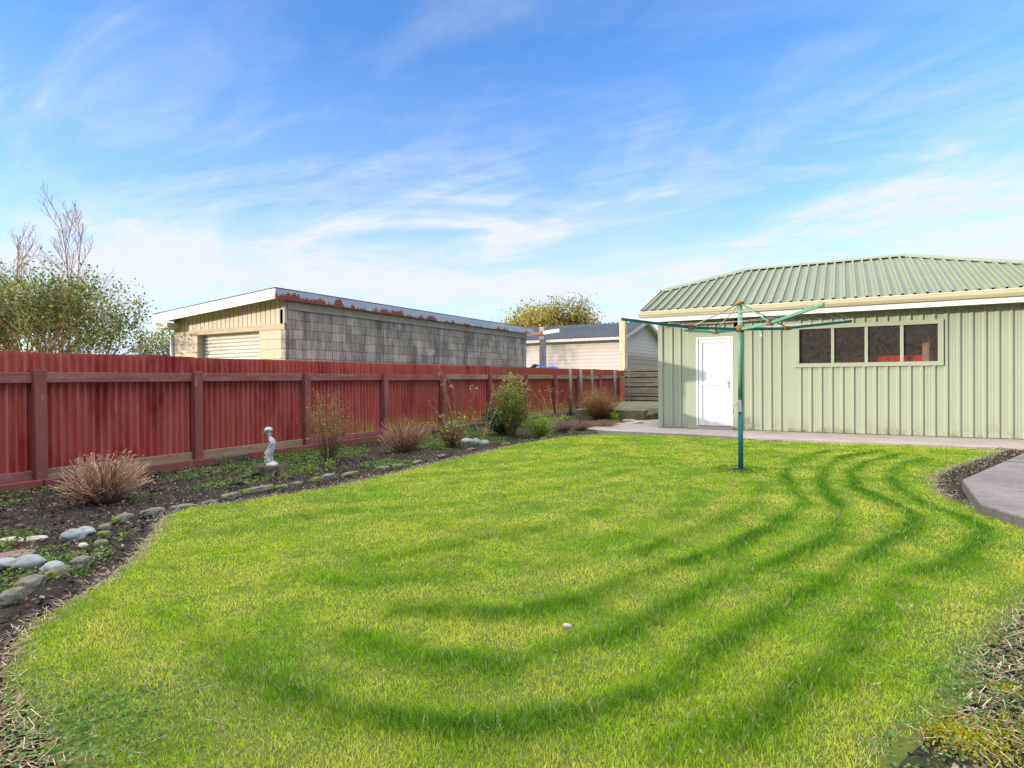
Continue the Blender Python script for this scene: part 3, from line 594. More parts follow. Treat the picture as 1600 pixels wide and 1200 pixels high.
# ------------------------------------------------------------------ slatted fence, retaining step
SL = thing('slatted_fence', 'weathered horizontal slat fence between the red fence and the green garage', 'fence', (-6, 23.2, 0))
zz = .1; k = 0
while zz < 1.55:
    h = random.choice([.075, .09, .13, .1]); gp = random.choice([.012, .04, .045, .025])
    MB().box((-7.75, 23.2 + (k % 3) * .004, zz), (-3.0, 23.225 + (k % 3) * .004, zz + h)).build('slat', M['slat'], SL, bevel=.003); zz += h + gp; k += 1
MB().box((-7.74, 23.29, .1), (-3.01, 23.3, 1.5)).build('added_dark_sheet', M['dark'], SL)  # dark sheet added behind the slats so their gaps look shaded
for x_ in (-7.6, -5.9, -4.2): MB().box((x_, 23.23, 0), (x_ + .09, 23.32, 1.6)).build('post', M['greypost'], SL)
s1 = G(955, 657); s2 = G(1007, 658); 
o = MB().prism([(-6.9, s1.y), (s2.x, s2.y), (s2.x - .1, 22.8), (-7.7, 22.8)], -.1, .30).build('step', M['mossstep'], bevel=.02); tag(o, kind='structure')
o = MB().add([(s2.x + .01, s2.y, -.1), (-3.7, 18.6, -.1), (-3.7, 18.9, -.1), (s2.x, s2.y + .4, -.1), (s2.x + .01, s2.y, .14), (-3.7, 18.6, .48), (-3.7, 18.9, .48), (s2.x, s2.y + .4, .3)],
             [(0, 3, 2, 1), (4, 5, 6, 7), (0, 1, 5, 4), (1, 2, 6, 5), (2, 3, 7, 6), (3, 0, 4, 7)]).build('retaining_wall', M['mossstep'], loc=(s2.x, s2.y, 0), bevel=.02)
tag(o, 'low mossy sloping wall at the garage corner', 'wall')

# ------------------------------------------------------------------ green garage
VG = 14.0; UL = AV(1029.3, 600, VG).x; UR = 9.2; RP = .195
gar = thing('green_garage', 'pale green ribbed metal garage with hipped green roof', 'garage', (UL, VG, 0))
def prof(u0, u1):
    """ribbed sheet: list of (u, depth)"""
    pts = [(u0, 0)]; k = math.ceil((u0 - UL - .12) / RP)
    while True:
        c = UL + .12 + k * RP
        if c + .1 > u1: break
        if c - .03 > u0: pts += [(c - .032, 0), (c - .02, .028), (c + .02, .028), (c + .032, 0)]
        if c + .155 < u1: pts += [(c + .078, 0), (c + .082, .003), (c + .09, .003), (c + .094, 0), (c + .118, 0), (c + .122, .003), (c + .13, .003), (c + .134, 0)]
        k += 1
    pts.append((u1, 0)); return pts
dTL, dBR = AV(1088, 527.5, VG), AV(1146.5, 671, VG); wTL, wBR = AV(1242, 513, VG), AV(1474, 571, VG)
D0, D1, DZ = dTL.x, dBR.x, dTL.z; W0, W1 = wTL.x, wBR.x; WZ0, WZ1 = wBR.z, AV(1474, 498.5, VG).z
WT = 2.72; ZB = .04
wall = MB()
def wall_strip(b, u0, u1, z0, z1):
    p = prof(u0, u1); base = len(b.v)
    for u, d in p: b.v += [(u, VG - d, z0), (u, VG - d, z1)]; b.c += [(1, 1, 1)] * 2
    for i in range(len(p) - 1): b.f.append((base + 2 * i, base + 2 * i + 2, base + 2 * i + 3, base + 2 * i + 1)); b.sm.append(False)
wall_strip(wall, UL + .1, D0 - .02, ZB, WT); wall_strip(wall, D0 - .02, D1 + .1, DZ + .1, WT); wall_strip(wall, D1 + .02, W0, ZB, WT)
wall_strip(wall, W0, W1, ZB, WZ0 + .02); wall_strip(wall, W0, W1, WZ1 - .02, WT); wall_strip(wall, W1, UR, ZB, WT)
wo = wall.build('ribbed_wall', M['green'], gar, fix=False)
# side, back walls and inner lining
sw = MB(); VB = 20.2
sw.box((UL, VG + .03, ZB), (UL + .05, VB, WT)); sw.box((UR - .05, VG + .03, ZB), (UR, VB, WT)); sw.box((UL, VB, ZB), (UR, VB + .05, WT)); sw.build('side_wall', M['green'], gar)
inn = MB(); inn.box((UL + .06, VB - .06, 0), (UR - .06, VB - .02, 2.7)); inn.box((UL + .06, VG + .2, 2.68), (UR - .06, VB - .07, 2.7)); inn.box((UL + .055, VG + .1, 0), (UL + .075, VB - .07, 2.67)); inn.box((UR - .1, VG + .1, 0), (UR - .06, VB - .07, 2.67))
inn.box((UL + .08, VG + .03, .02), (UR - .12, VB - .08, .05)); inn.build('lining', M['intwall'], gar)
bl = MB(); bl.box((UL + .06, VG + .03, 0.05), (W0 + .05, VG + .06, 2.67)); bl.box((W1 - .05, VG + .03, .05), (UR - .1, VG + .06, 2.67)); bl.box((W0 + .05, VG + .03, .05), (W1 - .05, VG + .06, WZ0 + .05)); bl.box((W0 + .05, VG + .03, WZ1 - .05), (W1 - .05, VG + .06, 2.67)); bl.build('lining', M['intwall'], gar)
fl = MB(); fl.box((UL - .004, VG - .034, ZB), (UL + .1, VG + .02, WT)); fl.build('corner_flashing', M['greentrim'], gar)
fl = MB(); fl.box((D0 - .17, VG - .033, ZB), (D0, VG - .002, DZ + .11)); fl.box((D1, VG - .033, ZB), (D1 + .12, VG - .002, DZ + .11)); fl.box((D0, VG - .033, DZ), (D1, VG - .002, DZ + .11)); fl.build('door_flashing', M['greentrim'], gar)
fr = MB(); t = .085
fr.box((W0, VG - .05, WZ0), (W1, VG + .05, WZ0 + t)); fr.box((W0, VG - .05, WZ1 - t), (W1, VG + .05, WZ1)); fr.box((W0, VG - .05, WZ0 + t), (W0 + t, VG + .05, WZ1 - t)); fr.box((W1 - t, VG - .05, WZ0 + t), (W1, VG + .05, WZ1 - t))
win = fr.build('window', M['greentrim'], gar, bevel=.003)
xs = [W0 + t] + [AV(p, 540, VG).x for p in (1301, 1353.5, 1409)] + [W1 - t]
for i in range(3): MB().box((xs[i + 1] - .028, VG - .035, WZ0 + t), (xs[i + 1] + .028, VG + .03, WZ1 - t)).build('mullion', M['greentrim'], win, bevel=.002)
for i in range(4):
    a = xs[i] + (.03 if i else .001); b = xs[i + 1] - (.03 if i < 3 else .001)
    MB().box((a, VG - .001, WZ0 + t + .001), (b, VG + .004, WZ1 - t - .001)).build('pane', M['glass'], win)
# door
dr = thing_door = MB()
f0 = .045
dr.box((D0, VG - .04, ZB + .06), (D0 + f0, VG + .06, DZ)); dr.box((D1 - f0, VG - .04, ZB + .06), (D1, VG + .06, DZ)); dr.box((D0 + f0, VG - .04, DZ - f0), (D1 - f0, VG + .06, DZ))
dro = dr.build('door', M['door'], gar, bevel=.003)
lf = MB(); a, b, z0, z1 = D0 + f0 + .004, D1 - f0 - .004, ZB + .07, DZ - f0 - .004; mid = AV(1117, 600, VG - .02).z; st = .085
lf.box((a, VG - .022, z0), (a + st, VG + .02, z1)); lf.box((b - st, VG - .022, z0), (b, VG + .02, z1)); lf.box((a + st, VG - .022, z0), (b - st, VG + .02, z0 + .14)); lf.box((a + st, VG - .022, z1 - .09), (b - st, VG + .02, z1)); lf.box((a + st, VG - .022, mid - .035), (b - st, VG + .02, mid + .045))
lf.box((a + st, VG - .002, z0 + .14), (b - st, VG + .01, mid - .035)); lf.box((a + st, VG - .002, mid + .045), (b - st, VG + .01, z1 - .09))
lf.build('door_leaf', M['door'], dro, bevel=.003)
MB().box((b - .065, VG - .03, mid - .1), (b - .03, VG - .0225, mid + .07)).tube([(b - .048, VG - .03, mid + .03), (b - .048, VG - .06, mid + .03), (b - .14, VG - .062, mid + .032)], .008, 8).build('handle', M['chrome'], dro)
MB().box((D0 - .01, VG - .10, .02), (D1 + .01, VG + .03, ZB + .055)).build('doorstep', M['concrete'], gar, bevel=.006)
# roof
TP = .381; VE = 13.58; ZE = AV(1600, 450, VE).z - .01
GL = AV(1000.5, 487.5, VE).x
def onroof(px, py):
    d = ray(px, py); t_ = (ZE + TP * (0 - VE) - CH) / (d.z - TP * d.y); return C0 + d * t_
rk, r1, r2 = onroof(1034, 458), onroof(1166, 424), onroof(1415, 402)
VR = (r1.y + r2.y) / 2; V1 = rk.y; U1 = r1.x; U2 = r2.x; GR = U2 + (U1 - GL); ZR = ZE + TP * (VR - VE)
def vtop(u):
    if u < U1: return V1 + (u - GL) / (U1 - GL) * (VR - V1)
    if u > U2: return V1 + (GR - u) / (GR - U2) * (VR - V1)
    return VR
roof = MB(); p = []; k = 0
RR = .05
u = GL; p.append((u, 0))
c = GL + .09
while c < GR - .06:
    p += [(c - .028, 0), (c - .02, RR), (c + .02, RR), (c + .028, 0)]
    p += [(c + .075, 0), (c + .079, .004), (c + .087, .004), (c + .091, 0)]
    c += RP
p.append((GR, 0)); nrm = Vector((0, -TP, 1)).normalized(); base = 0
for uu, h in p:
    vt = vtop(uu); ve = VE - .02
    for vv in (ve, vt):
        q = Vector((uu, vv, ZE + TP * (vv - VE))) + nrm * (h + .012); roof.v.append(tuple(q)); roof.c.append((1, 1, 1))
for i in range(len(p) - 1): roof.f.append((2 * i, 2 * i + 2, 2 * i + 3, 2 * i + 1)); roof.sm.append(False)
ro = roof.build('roof', M['roofgreen'], gar, fix=False)
ZH = ZE + TP * (V1 - VE)
rb = MB(); VBk = 2 * VR - VE; V1b = 2 * VR - V1; lo = .004
rb.add([(GL, V1b, ZH), (GL, VBk, ZE), (GR, VBk, ZE), (GR, V1b, ZH), (U2, VR, ZR), (U1, VR, ZR)], [(0, 5, 4, 3, 2, 1)])
rb.add([(GL, V1, ZH), (U1, VR, ZR), (GL, V1b, ZH)], [(0, 1, 2)]); rb.add([(GR, V1, ZH), (GR, V1b, ZH), (U2, VR, ZR)], [(0, 1, 2)])
rb.build('roof_back', M['roofgreen'], ro, fix=False)
un = MB(); un.add([(GL + .01, VE + .01, ZE - .03), (GR - .01, VE + .01, ZE - .03), (GR - .01, V1, ZH - .03), (U2, VR, ZR - .03), (U1, VR, ZR - .03), (GL + .01, V1, ZH - .03)], [(0, 1, 2, 3, 4, 5)]).build('roof_underside', M['soffit'], ro, fix=False)
cap = MB()
def capline(a, b):
    a, b = Vector(a), Vector(b); d = (b - a).normalized(); s = Vector((0, 0, 1)).cross(d).normalized()
    cap.add([a + s * .11 - Vector((0, 0, .018)), a + Vector((0, 0, .052)), a - s * .11 - Vector((0, 0, .018)), b + s * .11 - Vector((0, 0, .018)), b + Vector((0, 0, .052)), b - s * .11 - Vector((0, 0, .018))], [(0, 1, 4, 3), (1, 2, 5, 4)])
up_ = Vector((0, 0, .035))
capline(Vector((U1, VR, ZR)) + up_, Vector((U2, VR, ZR)) + up_); capline(Vector((GL, V1, ZH)) + up_, Vector((U1, VR, ZR)) + up_); capline(Vector((U2, VR, ZR)) + up_, Vector((GR, V1, ZH)) + up_)
cap.build('ridge_cap', M['roofgreen'], ro, fix=False)
MB().obox((GL - .01, VE, ZE + .0), (GL - .01, V1, ZH + .0), .03, .13).build('barge_board', M['gutter'], gar)
gu = MB().extr([(VE - .10, ZE + .01), (VE - .115, ZE - .0), (VE - .11, ZE - .02), (VE - .10, ZE - .07), (VE - .06, ZE - .125), (VE + .0, ZE - .125), (VE + .0, ZE - .0), (VE - .015, ZE - .0), (VE - .02, ZE - .03), (VE - .09, ZE - .03)], 'x', GL - .02, GR)
gu.build('gutter', M['gutter'], gar)
fz0 = AV(1600, 467.5, VE + .06).z
MB().box((GL + .06, VE + .01, ZE - .235), (GR, VE + .035, ZE - .05)).build('fascia', M['white'], gar)
MB().box((GL + .06, VE + .036, ZE - .215), (GR, VG + .0, ZE - .2)).build('soffit', M['soffit'], gar)
MB().box((UL - .2, VG + .06, WT), (UR, VB + .2, WT + .02)).build('ceiling', M['intwall'], gar)
MB().extr([(VG, WT - .1), (VB, WT - .1), (VB, ZH), (V1b, ZH), (V1, ZH), (VG, WT + .08)], 'x', UL, UL + .04).build('gable_wall', M['green'], gar)
# things inside the garage, seen through the window
def red_car():
    x0, y0 = AV(1322, 565, 15.2).x - 1.55, 16.0; zk = (AV(1390, 554, 15.3).z - .06) / 1.86; c = thing('car', 'bright red vehicle roof seen through the garage window', 'car', (x0, y0, .05))
    pr = [(0, .35), (0, .9), (.25, 1.05), (.9, 1.12), (1.35, 1.68), (1.7, 1.79), (3.6, 1.82), (4.2, 1.70), (4.45, 1.1), (4.5, .4)]
    b = MB(); n = len(pr); rows = []
    pr = [(a_ * 1.0, b_ * zk) for a_, b_ in pr]
    for yy, s_ in ((-.85, .0), (-.78, .03), (-.6, .05), (.6, .05), (.78, .03), (.85, 0)):
        for px_, pz in pr: b.v.append((x0 + px_, y0 + yy * (1 if pz < 1.1 else .86), .05 + pz + (s_ if pz > 1.1 else 0))); b.c.append((1, 1, 1))
    for r_ in range(5):
        for i in range(n - 1): b.f.append((r_ * n + i, r_ * n + i + 1, (r_ + 1) * n + i + 1, (r_ + 1) * n + i)); b.sm.append(True)
        b.f.append((r_ * n, (r_ + 1) * n, (r_ + 1) * n + n - 1, r_ * n + n - 1)); b.sm.append(False)
    b.f += [tuple(range(n)), tuple(5 * n + i for i in reversed(range(n)))]; b.sm += [False] * 2
    b.build('body', M['redpaint'], c)
    for yy in (-.86, .86):
        MB().add([(x0 + 1.15, y0 + yy, 1.2 * zk), (x0 + 4.25, y0 + yy, 1.2 * zk), (x0 + 4.1, y0 + yy * .9, 1.6 * zk), (x0 + 1.5, y0 + yy * .9, 1.6 * zk)], [(0, 1, 2, 3)]).build('window', M['dark'], c)
        for wx in (.85, 3.6): MB().tube([(x0 + wx, y0 + yy - .1, .38), (x0 + wx, y0 + yy + .1, .38)], .33, 20).build('wheel', M['blackrub'], c)
red_car()
q0 = AV(1441, 512, 15.2); q1 = AV(1452, 540, 15.2); q2 = AV(1452, 575, 15.2)
o = MB().tube([(q0.x - .12, 15.2, q0.z + .25), (q0.x, 15.2, q0.z), ((q0.x + q1.x) / 2 + .03, 15.2, (q0.z + q1.z) / 2), (q1.x, 15.2, q1.z), (q2.x, 15.2, q2.z), (q2.x - .02, 15.2, .05)], .125, 14).build('rolled_carpet', M['tan'], loc=(q2.x, 15.2, .05))
tag(o, 'curved tan roll standing behind the rightmost window pane', 'carpet roll')

# ------------------------------------------------------------------ rotary clothesline
cb = Vector((-1.14, 8.09, 0)); cl_ = thing('rotary_clothesline', 'green rotary clothesline with four arms on a single pole', 'clothesline', cb)
HZ = 1.83; TZ = 2.16; hnd = .83
MB().tube([cb + Vector((0, 0, -.05)), cb + Vector((0, 0, hnd))], .032, 18).build('pole', mat('shaded_pole_paint', (.035, .17, .15), .4, (.03, .14, .12), 3), cl_)  # shade on the lower pole is put into this darker teal
MB().tube([cb + Vector((0, 0, hnd)), cb + Vector((0, 0, TZ))], .029, 18).build('pole', M['pole'], cl_)
MB().tube([cb + Vector((0, 0, -.03)), cb + Vector((0, 0, .015)), cb + Vector((0, 0, .03))], [.05, .048, .038], 16).build('base_collar', M['dark'], cl_)
hd = MB().box((cb.x - .028, cb.y - .075, hnd - .07), (cb.x + .02, cb.y - .03, hnd + .08)).tube([cb + Vector((-.03, -.06, .03 + hnd)), cb + Vector((-.07, -.09, .03 + hnd)), cb + Vector((-.075, -.10, hnd - .08))], .009, 8)
hd.build('winding_handle', mat('cast_alloy', (.5, .48, .46), .5, metal=.3), cl_, bevel=.006)
MB().lathe(cb, [(.045, HZ - .035), (.06, HZ - .02), (.06, HZ + .03), (.04, HZ + .05)], 16).build('hub', M['rust'], cl_)
MB().lathe(cb, [(.04, TZ - .02), (.055, TZ - .005), (.055, TZ + .012), (.03, TZ + .03)], 16).build('top_cap', M['rust'], cl_)
ends = []; knees = []
for k in range(4):
    an = R(218 + 90 * k); d = Vector((math.cos(an), math.sin(an), 0)); tip = cb + d * 1.6 + Vector((0, 0, 1.945)); kn = cb + d * .66 + Vector((0, 0, HZ + .012)); ends.append(tip); knees.append(kn)
    m_ = M['pole'] if k == 1 else M['steel']
    arm = MB().obox(cb + d * .05 + Vector((0, 0, HZ)), kn, .028, .036).obox(kn - d * .03, tip, .026, .034).build('arm', m_, cl_, bevel=.003)
    if k == 1: arm['label'] = 'pale green arm'
    MB().obox(kn - d * .045 + Vector((0, 0, .004)), kn + d * .045 + Vector((0, 0, .004)), .05, .052).build('bracket', M['rust'], arm, bevel=.004)
    MB().tube([cb + d * .03 + Vector((0, 0, TZ - .01)), kn + Vector((0, 0, .015))], .0085, 8).build('strut', M['pole'] if k in (1, 2) else mat('old_strut_paint', (.2, .25, .14), .6), cl_)
    for q in range(5): 
        e = kn.lerp(tip, .15 + .18 * q); MB().tube([e + Vector((0, 0, .012)), e + Vector((0, 0, .028))], .005, 6).build('line_hook', M['chrome'], arm)
ln = MB()
for q in range(6):
    f_ = .16 + .168 * q
    pp = [knees[k].lerp(ends[k], f_) + Vector((0, 0, .026)) for k in range(4)]
    for k in range(4):
        a, b = pp[k], pp[(k + 1) % 4]; sg = .012 + .02 * (q % 2)
        ln.tube([a.lerp(b, t_ / 6) - Vector((0, 0, sg * 4 * (t_ / 6) * (1 - t_ / 6))) for t_ in range(7)], .0016, 4)
ln.build('line', M['wire'], cl_)
for (px, py, colr, lab) in ((1137, 512, (.35, .6, .75), 'pale blue clothes peg on the line left of the pole'), (1185.5, 519, (.25, .65, .45), 'green clothes peg hanging just right of the pole'), (1189, 521, (.75, .6, .5), 'beige clothes peg hanging beside the green peg'), (1122, 520, (.65, .35, .25), 'small reddish clothes peg above the white door')):
    wq = {1137: 8.6, 1185.5: 8.9, 1189: 8.9, 1122: 8.7}[px]; p_ = AV(px, py, wq); pm = mat('peg_plastic', colr, .5)
    o = MB().obox(p_ + Vector((-.006, 0, -.04)), p_ + Vector((-.002, 0, .03)), .012, .008, (0, 1, 0)).obox(p_ + Vector((.006, 0, -.04)), p_ + Vector((.002, 0, .03)), .012, .008, (0, 1, 0)).build('clothes_peg', pm, loc=p_); tag(o, lab, 'peg', 'clothes pegs on the line')

# ------------------------------------------------------------------ block garage behind the fence
UB, VB0, VB1 = -9.84, 8.18, 18.64
bg_ = thing('block_garage', 'flat roofed concrete block garage with white fascia and stained side wall', 'garage', (UB, VB0, 0))
ULb = AV(272, 530, VB0).x; dl0, dl1 = AV(308, 527, VB0).x, AV(405, 519, VB0).x
MB().box((UB - .15, VB0 + .0, -.1), (UB, VB1, 2.66)).build('side_wall', M['block'], bg_)
MB().box((dl1, VB0 + .001, -.1), (UB - .151, VB0 + .2, 2.255)).build('front_pier', M['block'], bg_)
MB().box((ULb, VB0 + .001, -.1), (dl0, VB0 + .2, 2.255)).build('front_pier', M['block'], bg_)
bk = MB(); bk.box((ULb, VB0 + .21, -.1), (ULb + .15, VB1, 2.5)); bk.box((ULb, VB1 - .15, -.1), (UB - .151, VB1 - .001, 2.6)); bk.build('back_wall', M['block'], bg_)
MB().box((ULb - .02, VB0 - .012, 2.257), (UB - .012, VB0 + .2, 2.372)).build('lintel', mat('lintel_timber', (.52, .43, .3), .8, (.42, .33, .21), 3, (1, 1, 5)), bg_, bevel=.004)
rl = MB(); zz = .05
while zz < 2.25: rl.extr([(VB0 + .17, zz), (VB0 + .145, zz + .02), (VB0 + .14, zz + .045), (VB0 + .15, zz + .072), (VB0 + .17, zz + .078)], 'x', dl0 + .06, dl1); zz += .08
rl.build('roller_door', M['roller'], bg_)
MB().box((dl0, VB0 + .16, 0), (dl0 + .06, VB0 + .19, 2.255)).build('door_track', mat('galvanised_track', (.3, .32, .36), .5), bg_)
fL = AV(238, 492, VB0 - .35); fR = AV(422.5, 451, VB0 - .35); fLb = AV(240, 507.5, VB0 - .35)
zr, zl = fR.z, fL.z; uR, uL = UB + .14, fL.x; FH = .2
def rz(u): return zl + (zr - zl) * (u - uL) / (uR - uL)
# vertical boards up to the roof
nb = 26; 
for i in range(nb):
    a = ULb + (UB - ULb) * i / nb; b = ULb + (UB - ULb) * (i + 1) / nb - .018
    MB().add([(a, VB0 - .0, 2.373), (b, VB0, 2.373), (b, VB0, rz(b) - .05), (a, VB0, rz(a) - .05), (a, VB0 + .02, 2.373), (b, VB0 + .02, 2.373), (b, VB0 + .02, rz(b) - .05), (a, VB0 + .02, rz(a) - .05)],
             [(0, 3, 2, 1), (4, 5, 6, 7), (0, 1, 5, 4), (1, 2, 6, 5), (2, 3, 7, 6), (3, 0, 4, 7)]).build('gable_board', M['creamboard'], bg_)
MB().add([(ULb, VB0 + .022, 2.37), (UB - .16, VB0 + .022, 2.37), (UB - .16, VB0 + .022, rz(UB) - .06), (ULb, VB0 + .022, rz(ULb) - .06)], [(0, 1, 2, 3)]).build('gable_backing', M['dark'], bg_)
def slab4(b, u0, u1, v0, v1, th0, th1):
    b.add([(u0, v0, rz(u0) - th0), (u1, v0, rz(u1) - th0), (u1, v1, rz(u1) - th0), (u0, v1, rz(u0) - th0), (u0, v0, rz(u0) - th1), (u1, v0, rz(u1) - th1), (u1, v1, rz(u1) - th1), (u0, v1, rz(u0) - th1)],
          [(0, 3, 2, 1), (4, 5, 6, 7), (0, 1, 5, 4), (1, 2, 6, 5), (2, 3, 7, 6), (3, 0, 4, 7)]); return b
slab4(MB(), uL, uR - .03, VB0 - .35, VB0 - .32, FH, .0).build('fascia', M['white'], bg_)
slab4(MB(), uL, uR - .001, VB0 - .36, VB1 + .3, -.022, -.002).build('roof', M['slate'], bg_)
slab4(MB(), uL + .03, UB, VB0 - .319, VB1 + .2, .12, .1).build('soffit', M['creamboard'], bg_)
MB().box((uR - .028, VB0 - .345, zr - .205), (uR, VB1 + .3, zr - .0)).build('side_fascia', M['fasciametal'], bg_)
MB().box((UB - .13, VB0 + .04, 2.662), (UB + .03, VB1 + .02, zr - .2)).build('cap_band', M['capgrey'], bg_)
MB().box((UB - .05, VB0 - .02, 2.375), (UB + .015, VB0 + .035, zr - .21)).build('corner_board', M['capgrey'], bg_)
MB().tube([(ULb - .05, VB0 - .03, 0), (ULb - .05, VB0 - .03, 2.3)], .035, 10).build('downpipe', M['white'], bg_)
MB().box((uL + .03, VB0 - .3, rz(uL) - .32), (uL + .5, VB0 + .1, rz(uL) - .2)).build('eave_box', M['creamboard'], bg_)

# posts with a crossbeam beyond the block garage
pp = AV(848, 515, 20.0); pt = thing('pergola_post', 'grey square post and crossbeam, its sunlit tip coloured white, beside the block garage', 'post', (pp.x, 20, 0))
MB().box((pp.x - .1, 19.9, -.1), (pp.x + .1, 20.1, AV(848, 511, 20).z)).build('post', M['greypost'], pt, bevel=.01)
a, b = AV(826, 523, 19.85), AV(873.5, 517, 19.85)
MB().obox((a.x - .3, 19.86, a.z), (pp.x + .12, 19.86, (a.z + b.z) / 2 + .0), .08, .12).build('crossbeam', mat('brown_beam', (.22, .13, .08), .8), pt)
MB().obox((pp.x + .121, 19.86, (a.z + b.z) / 2), (b.x, 19.86, b.z + .02), .08, .12).build('sunlit_beam_end', M['white'], pt)  # sunlight on the protruding beam end is put into the white colour
pp = AV(973, 515, 24.5); pz = AV(973, 501, 24.5).z
o = MB().box((pp.x - .125, 24.4, -.1), (pp.x + .125, 24.65, pz)).build('tall_post', M['pinepost'], loc=(pp.x, 24.5, 0), bevel=.015); tag(o, 'tall pale timber post standing by the far shed corner', 'post')
t1, t2 = AV(825, 566, 19.2), AV(858, 571, 19.2)
def tarp():
    X, Y, nx, ny = grid(t1.x - .6, t2.x + .3, 19.2, 20.6, .08); Z = 1.25 + .42 * np.clip(1 - ((X - t1.x - .2) / 1.4) ** 2, 0, 1) * (.8 + .4 * fbm(X, Y, 3, 3, 51)) + .06 * np.sin(X * 9 + Y * 4)
    o = sheet('tarpaulin', X, Y, Z, nx, ny, np.ones(X.shape, bool), M['tarp']); return o
tag(tarp(), 'bright blue crumpled tarpaulin behind the red fence', 'tarpaulin')

# far shed
US, V0s = AV(969, 560, 26.3).x, 26.3; ez = AV(969, 527, V0s).z; ap = AU(1005, 505, US); rt = AU(1030, 524, US)
sh = thing('cream_shed', 'cream weatherboard shed with dark blue grey corrugated roof', 'shed', (US, V0s, 0))
VRs = ap.y; V1s = 2 * VRs - V0s; zs = ap.z
wb = MB(); zz = 0.1
while zz < ez - .02:
    h = min(.17, ez - zz); wb.add([(US - 6.4, V0s - .02, zz), (US, V0s - .02, zz), (US, V0s, zz + h), (US - 6.4, V0s, zz + h), (US - 6.4, V0s + .05, zz), (US, V0s + .05, zz)], [(0, 1, 2, 3), (0, 4, 5, 1)]); zz += .17
wb.build('weatherboard_wall', M['cream'], sh, fix=False)
gw = MB(); gw.add([(US, V0s, 0), (US, V1s, 0), (US, V1s, ez), (US, VRs, zs), (US, V0s, ez)], [(0, 1, 2, 3, 4)])
dz = AU(990, 551, US).z
zz = dz
while zz < ez: gw.box((US, V0s, zz), (US + .02, V1s, zz + .16)); zz += .17
yy = V0s + .1
while yy < V1s:
    zt = ez + (zs - ez) * (1 - abs(yy - VRs) / (VRs - V0s)); 
    if zt > ez + .1: gw.box((US + .001, yy, ez + .02), (US + .022, yy + .13, zt - .03))
    yy += .16
gw.build('gable_wall', M['cream'], sh)
MB().box((US - .02, V0s - .04, 0), (US + .04, V0s + .12, ez)).build('corner_board', M['cream'], sh)
rd = MB(); zz = .1
while zz < dz - .1: rd.box((US + .005, V0s + 1.2, zz), (US + .03, V1s - .8, zz + .2)); zz += .23
rd.build('roller_door', M['brownroller'], sh)
sr = MB(); sl_ = (zs - ez) / (VRs - V0s); base = 0; n = int(7.2 / .03)
for i in range(n + 1):
    uu = US - 6.8 + 7.1 * i / n; h = .038 * math.cos(2 * math.pi * uu / .24)
    sr.v += [(uu, V0s - .35, ez - .35 * sl_ + .1 + h), (uu, VRs, zs + .1 + h), (uu, V1s + .35, ez - .35 * sl_ + .1 + h)]; sr.c += [(1, 1, 1)] * 3
for i in range(n): sr.f += [(3 * i, 3 * i + 3, 3 * i + 4, 3 * i + 1), (3 * i + 1, 3 * i + 4, 3 * i + 5, 3 * i + 2)]; sr.sm += [True, True]
sr.build('roof', M['slate'], sh, fix=False)
MB().box((US - 6.8, V0s - .42, ez - .35 * sl_ - .04), (US + .28, V0s - .34, ez - .35 * sl_ + .09)).build('gutter', M['cream'], sh)
for sgn in (-1, 1):
    e = VRs + sgn * (VRs - V0s + .33)
    MB().obox((US + .28, e, ez - .35 * sl_ + .02), (US + .28, VRs, zs + .06), .03, .16).build('barge_board', M['cream'], sh)
    MB().obox((US + .14, e, ez - .35 * sl_ + .0), (US + .14, VRs, zs + .04), .28, .02).build('soffit', M['creamboard'], sh)

# long low roof far left
hr = thing('far_house', 'distant house with pale grey corrugated roof behind the left fence', 'house', (-38, 20, 0))
a, b = AV(120, 531, 22), AV(300, 538, 22)
zt = 2.55
rr = MB(); n = 150
a2 = C0 + ray(60, 529) * 34; b2 = C0 + ray(310, 540) * 34; a3 = C0 + ray(60, 552) * 31; b3 = C0 + ray(310, 556) * 31
for i in range(n + 1):
    f_ = i / n; p_ = a2.lerp(b2, f_); q_ = a3.lerp(b3, f_); h = Vector((0, 0, .03 * math.cos(i * 2.1)))
    rr.v += [tuple(p_ + h), tuple(q_ + h)]; rr.c += [(1, 1, 1)] * 2
for i in range(n): rr.f.append((2 * i, 2 * i + 1, 2 * i + 3, 2 * i + 2)); rr.sm.append(True)
rr.build('roof', M['palegrey'], hr, fix=False)
back = (a2 - a3); back.z = 0; back.normalize()
wl = MB(); wl.prism([(a3.x + back.x * .4, a3.y + back.y * .4), (b3.x + back.x * .4, b3.y + back.y * .4), (b2.x + back.x * 3, b2.y + back.y * 3), (a2.x + back.x * 3, a2.y + back.y * 3)], -.1, min(a3.z, b3.z) - .1); wl.build('wall', M['cream'], hr)
MB().add([tuple(a2), tuple(b2), (b2.x + back.x * 3.4, b2.y + back.y * 3.4, b3.z), (a2.x + back.x * 3.4, a2.y + back.y * 3.4, a3.z)], [(0, 1, 2, 3)]).build('roof', M['palegrey'], hr)
for f_ in (.25, .6):
    p_ = a3.lerp(b3, f_) + back * .39; q_ = a3.lerp(b3, f_ + .1) + back * .39
    MB().obox((p_.x, p_.y, 1.2), (q_.x, q_.y, 1.2), .04, .9).build('window', M['dark'], hr)

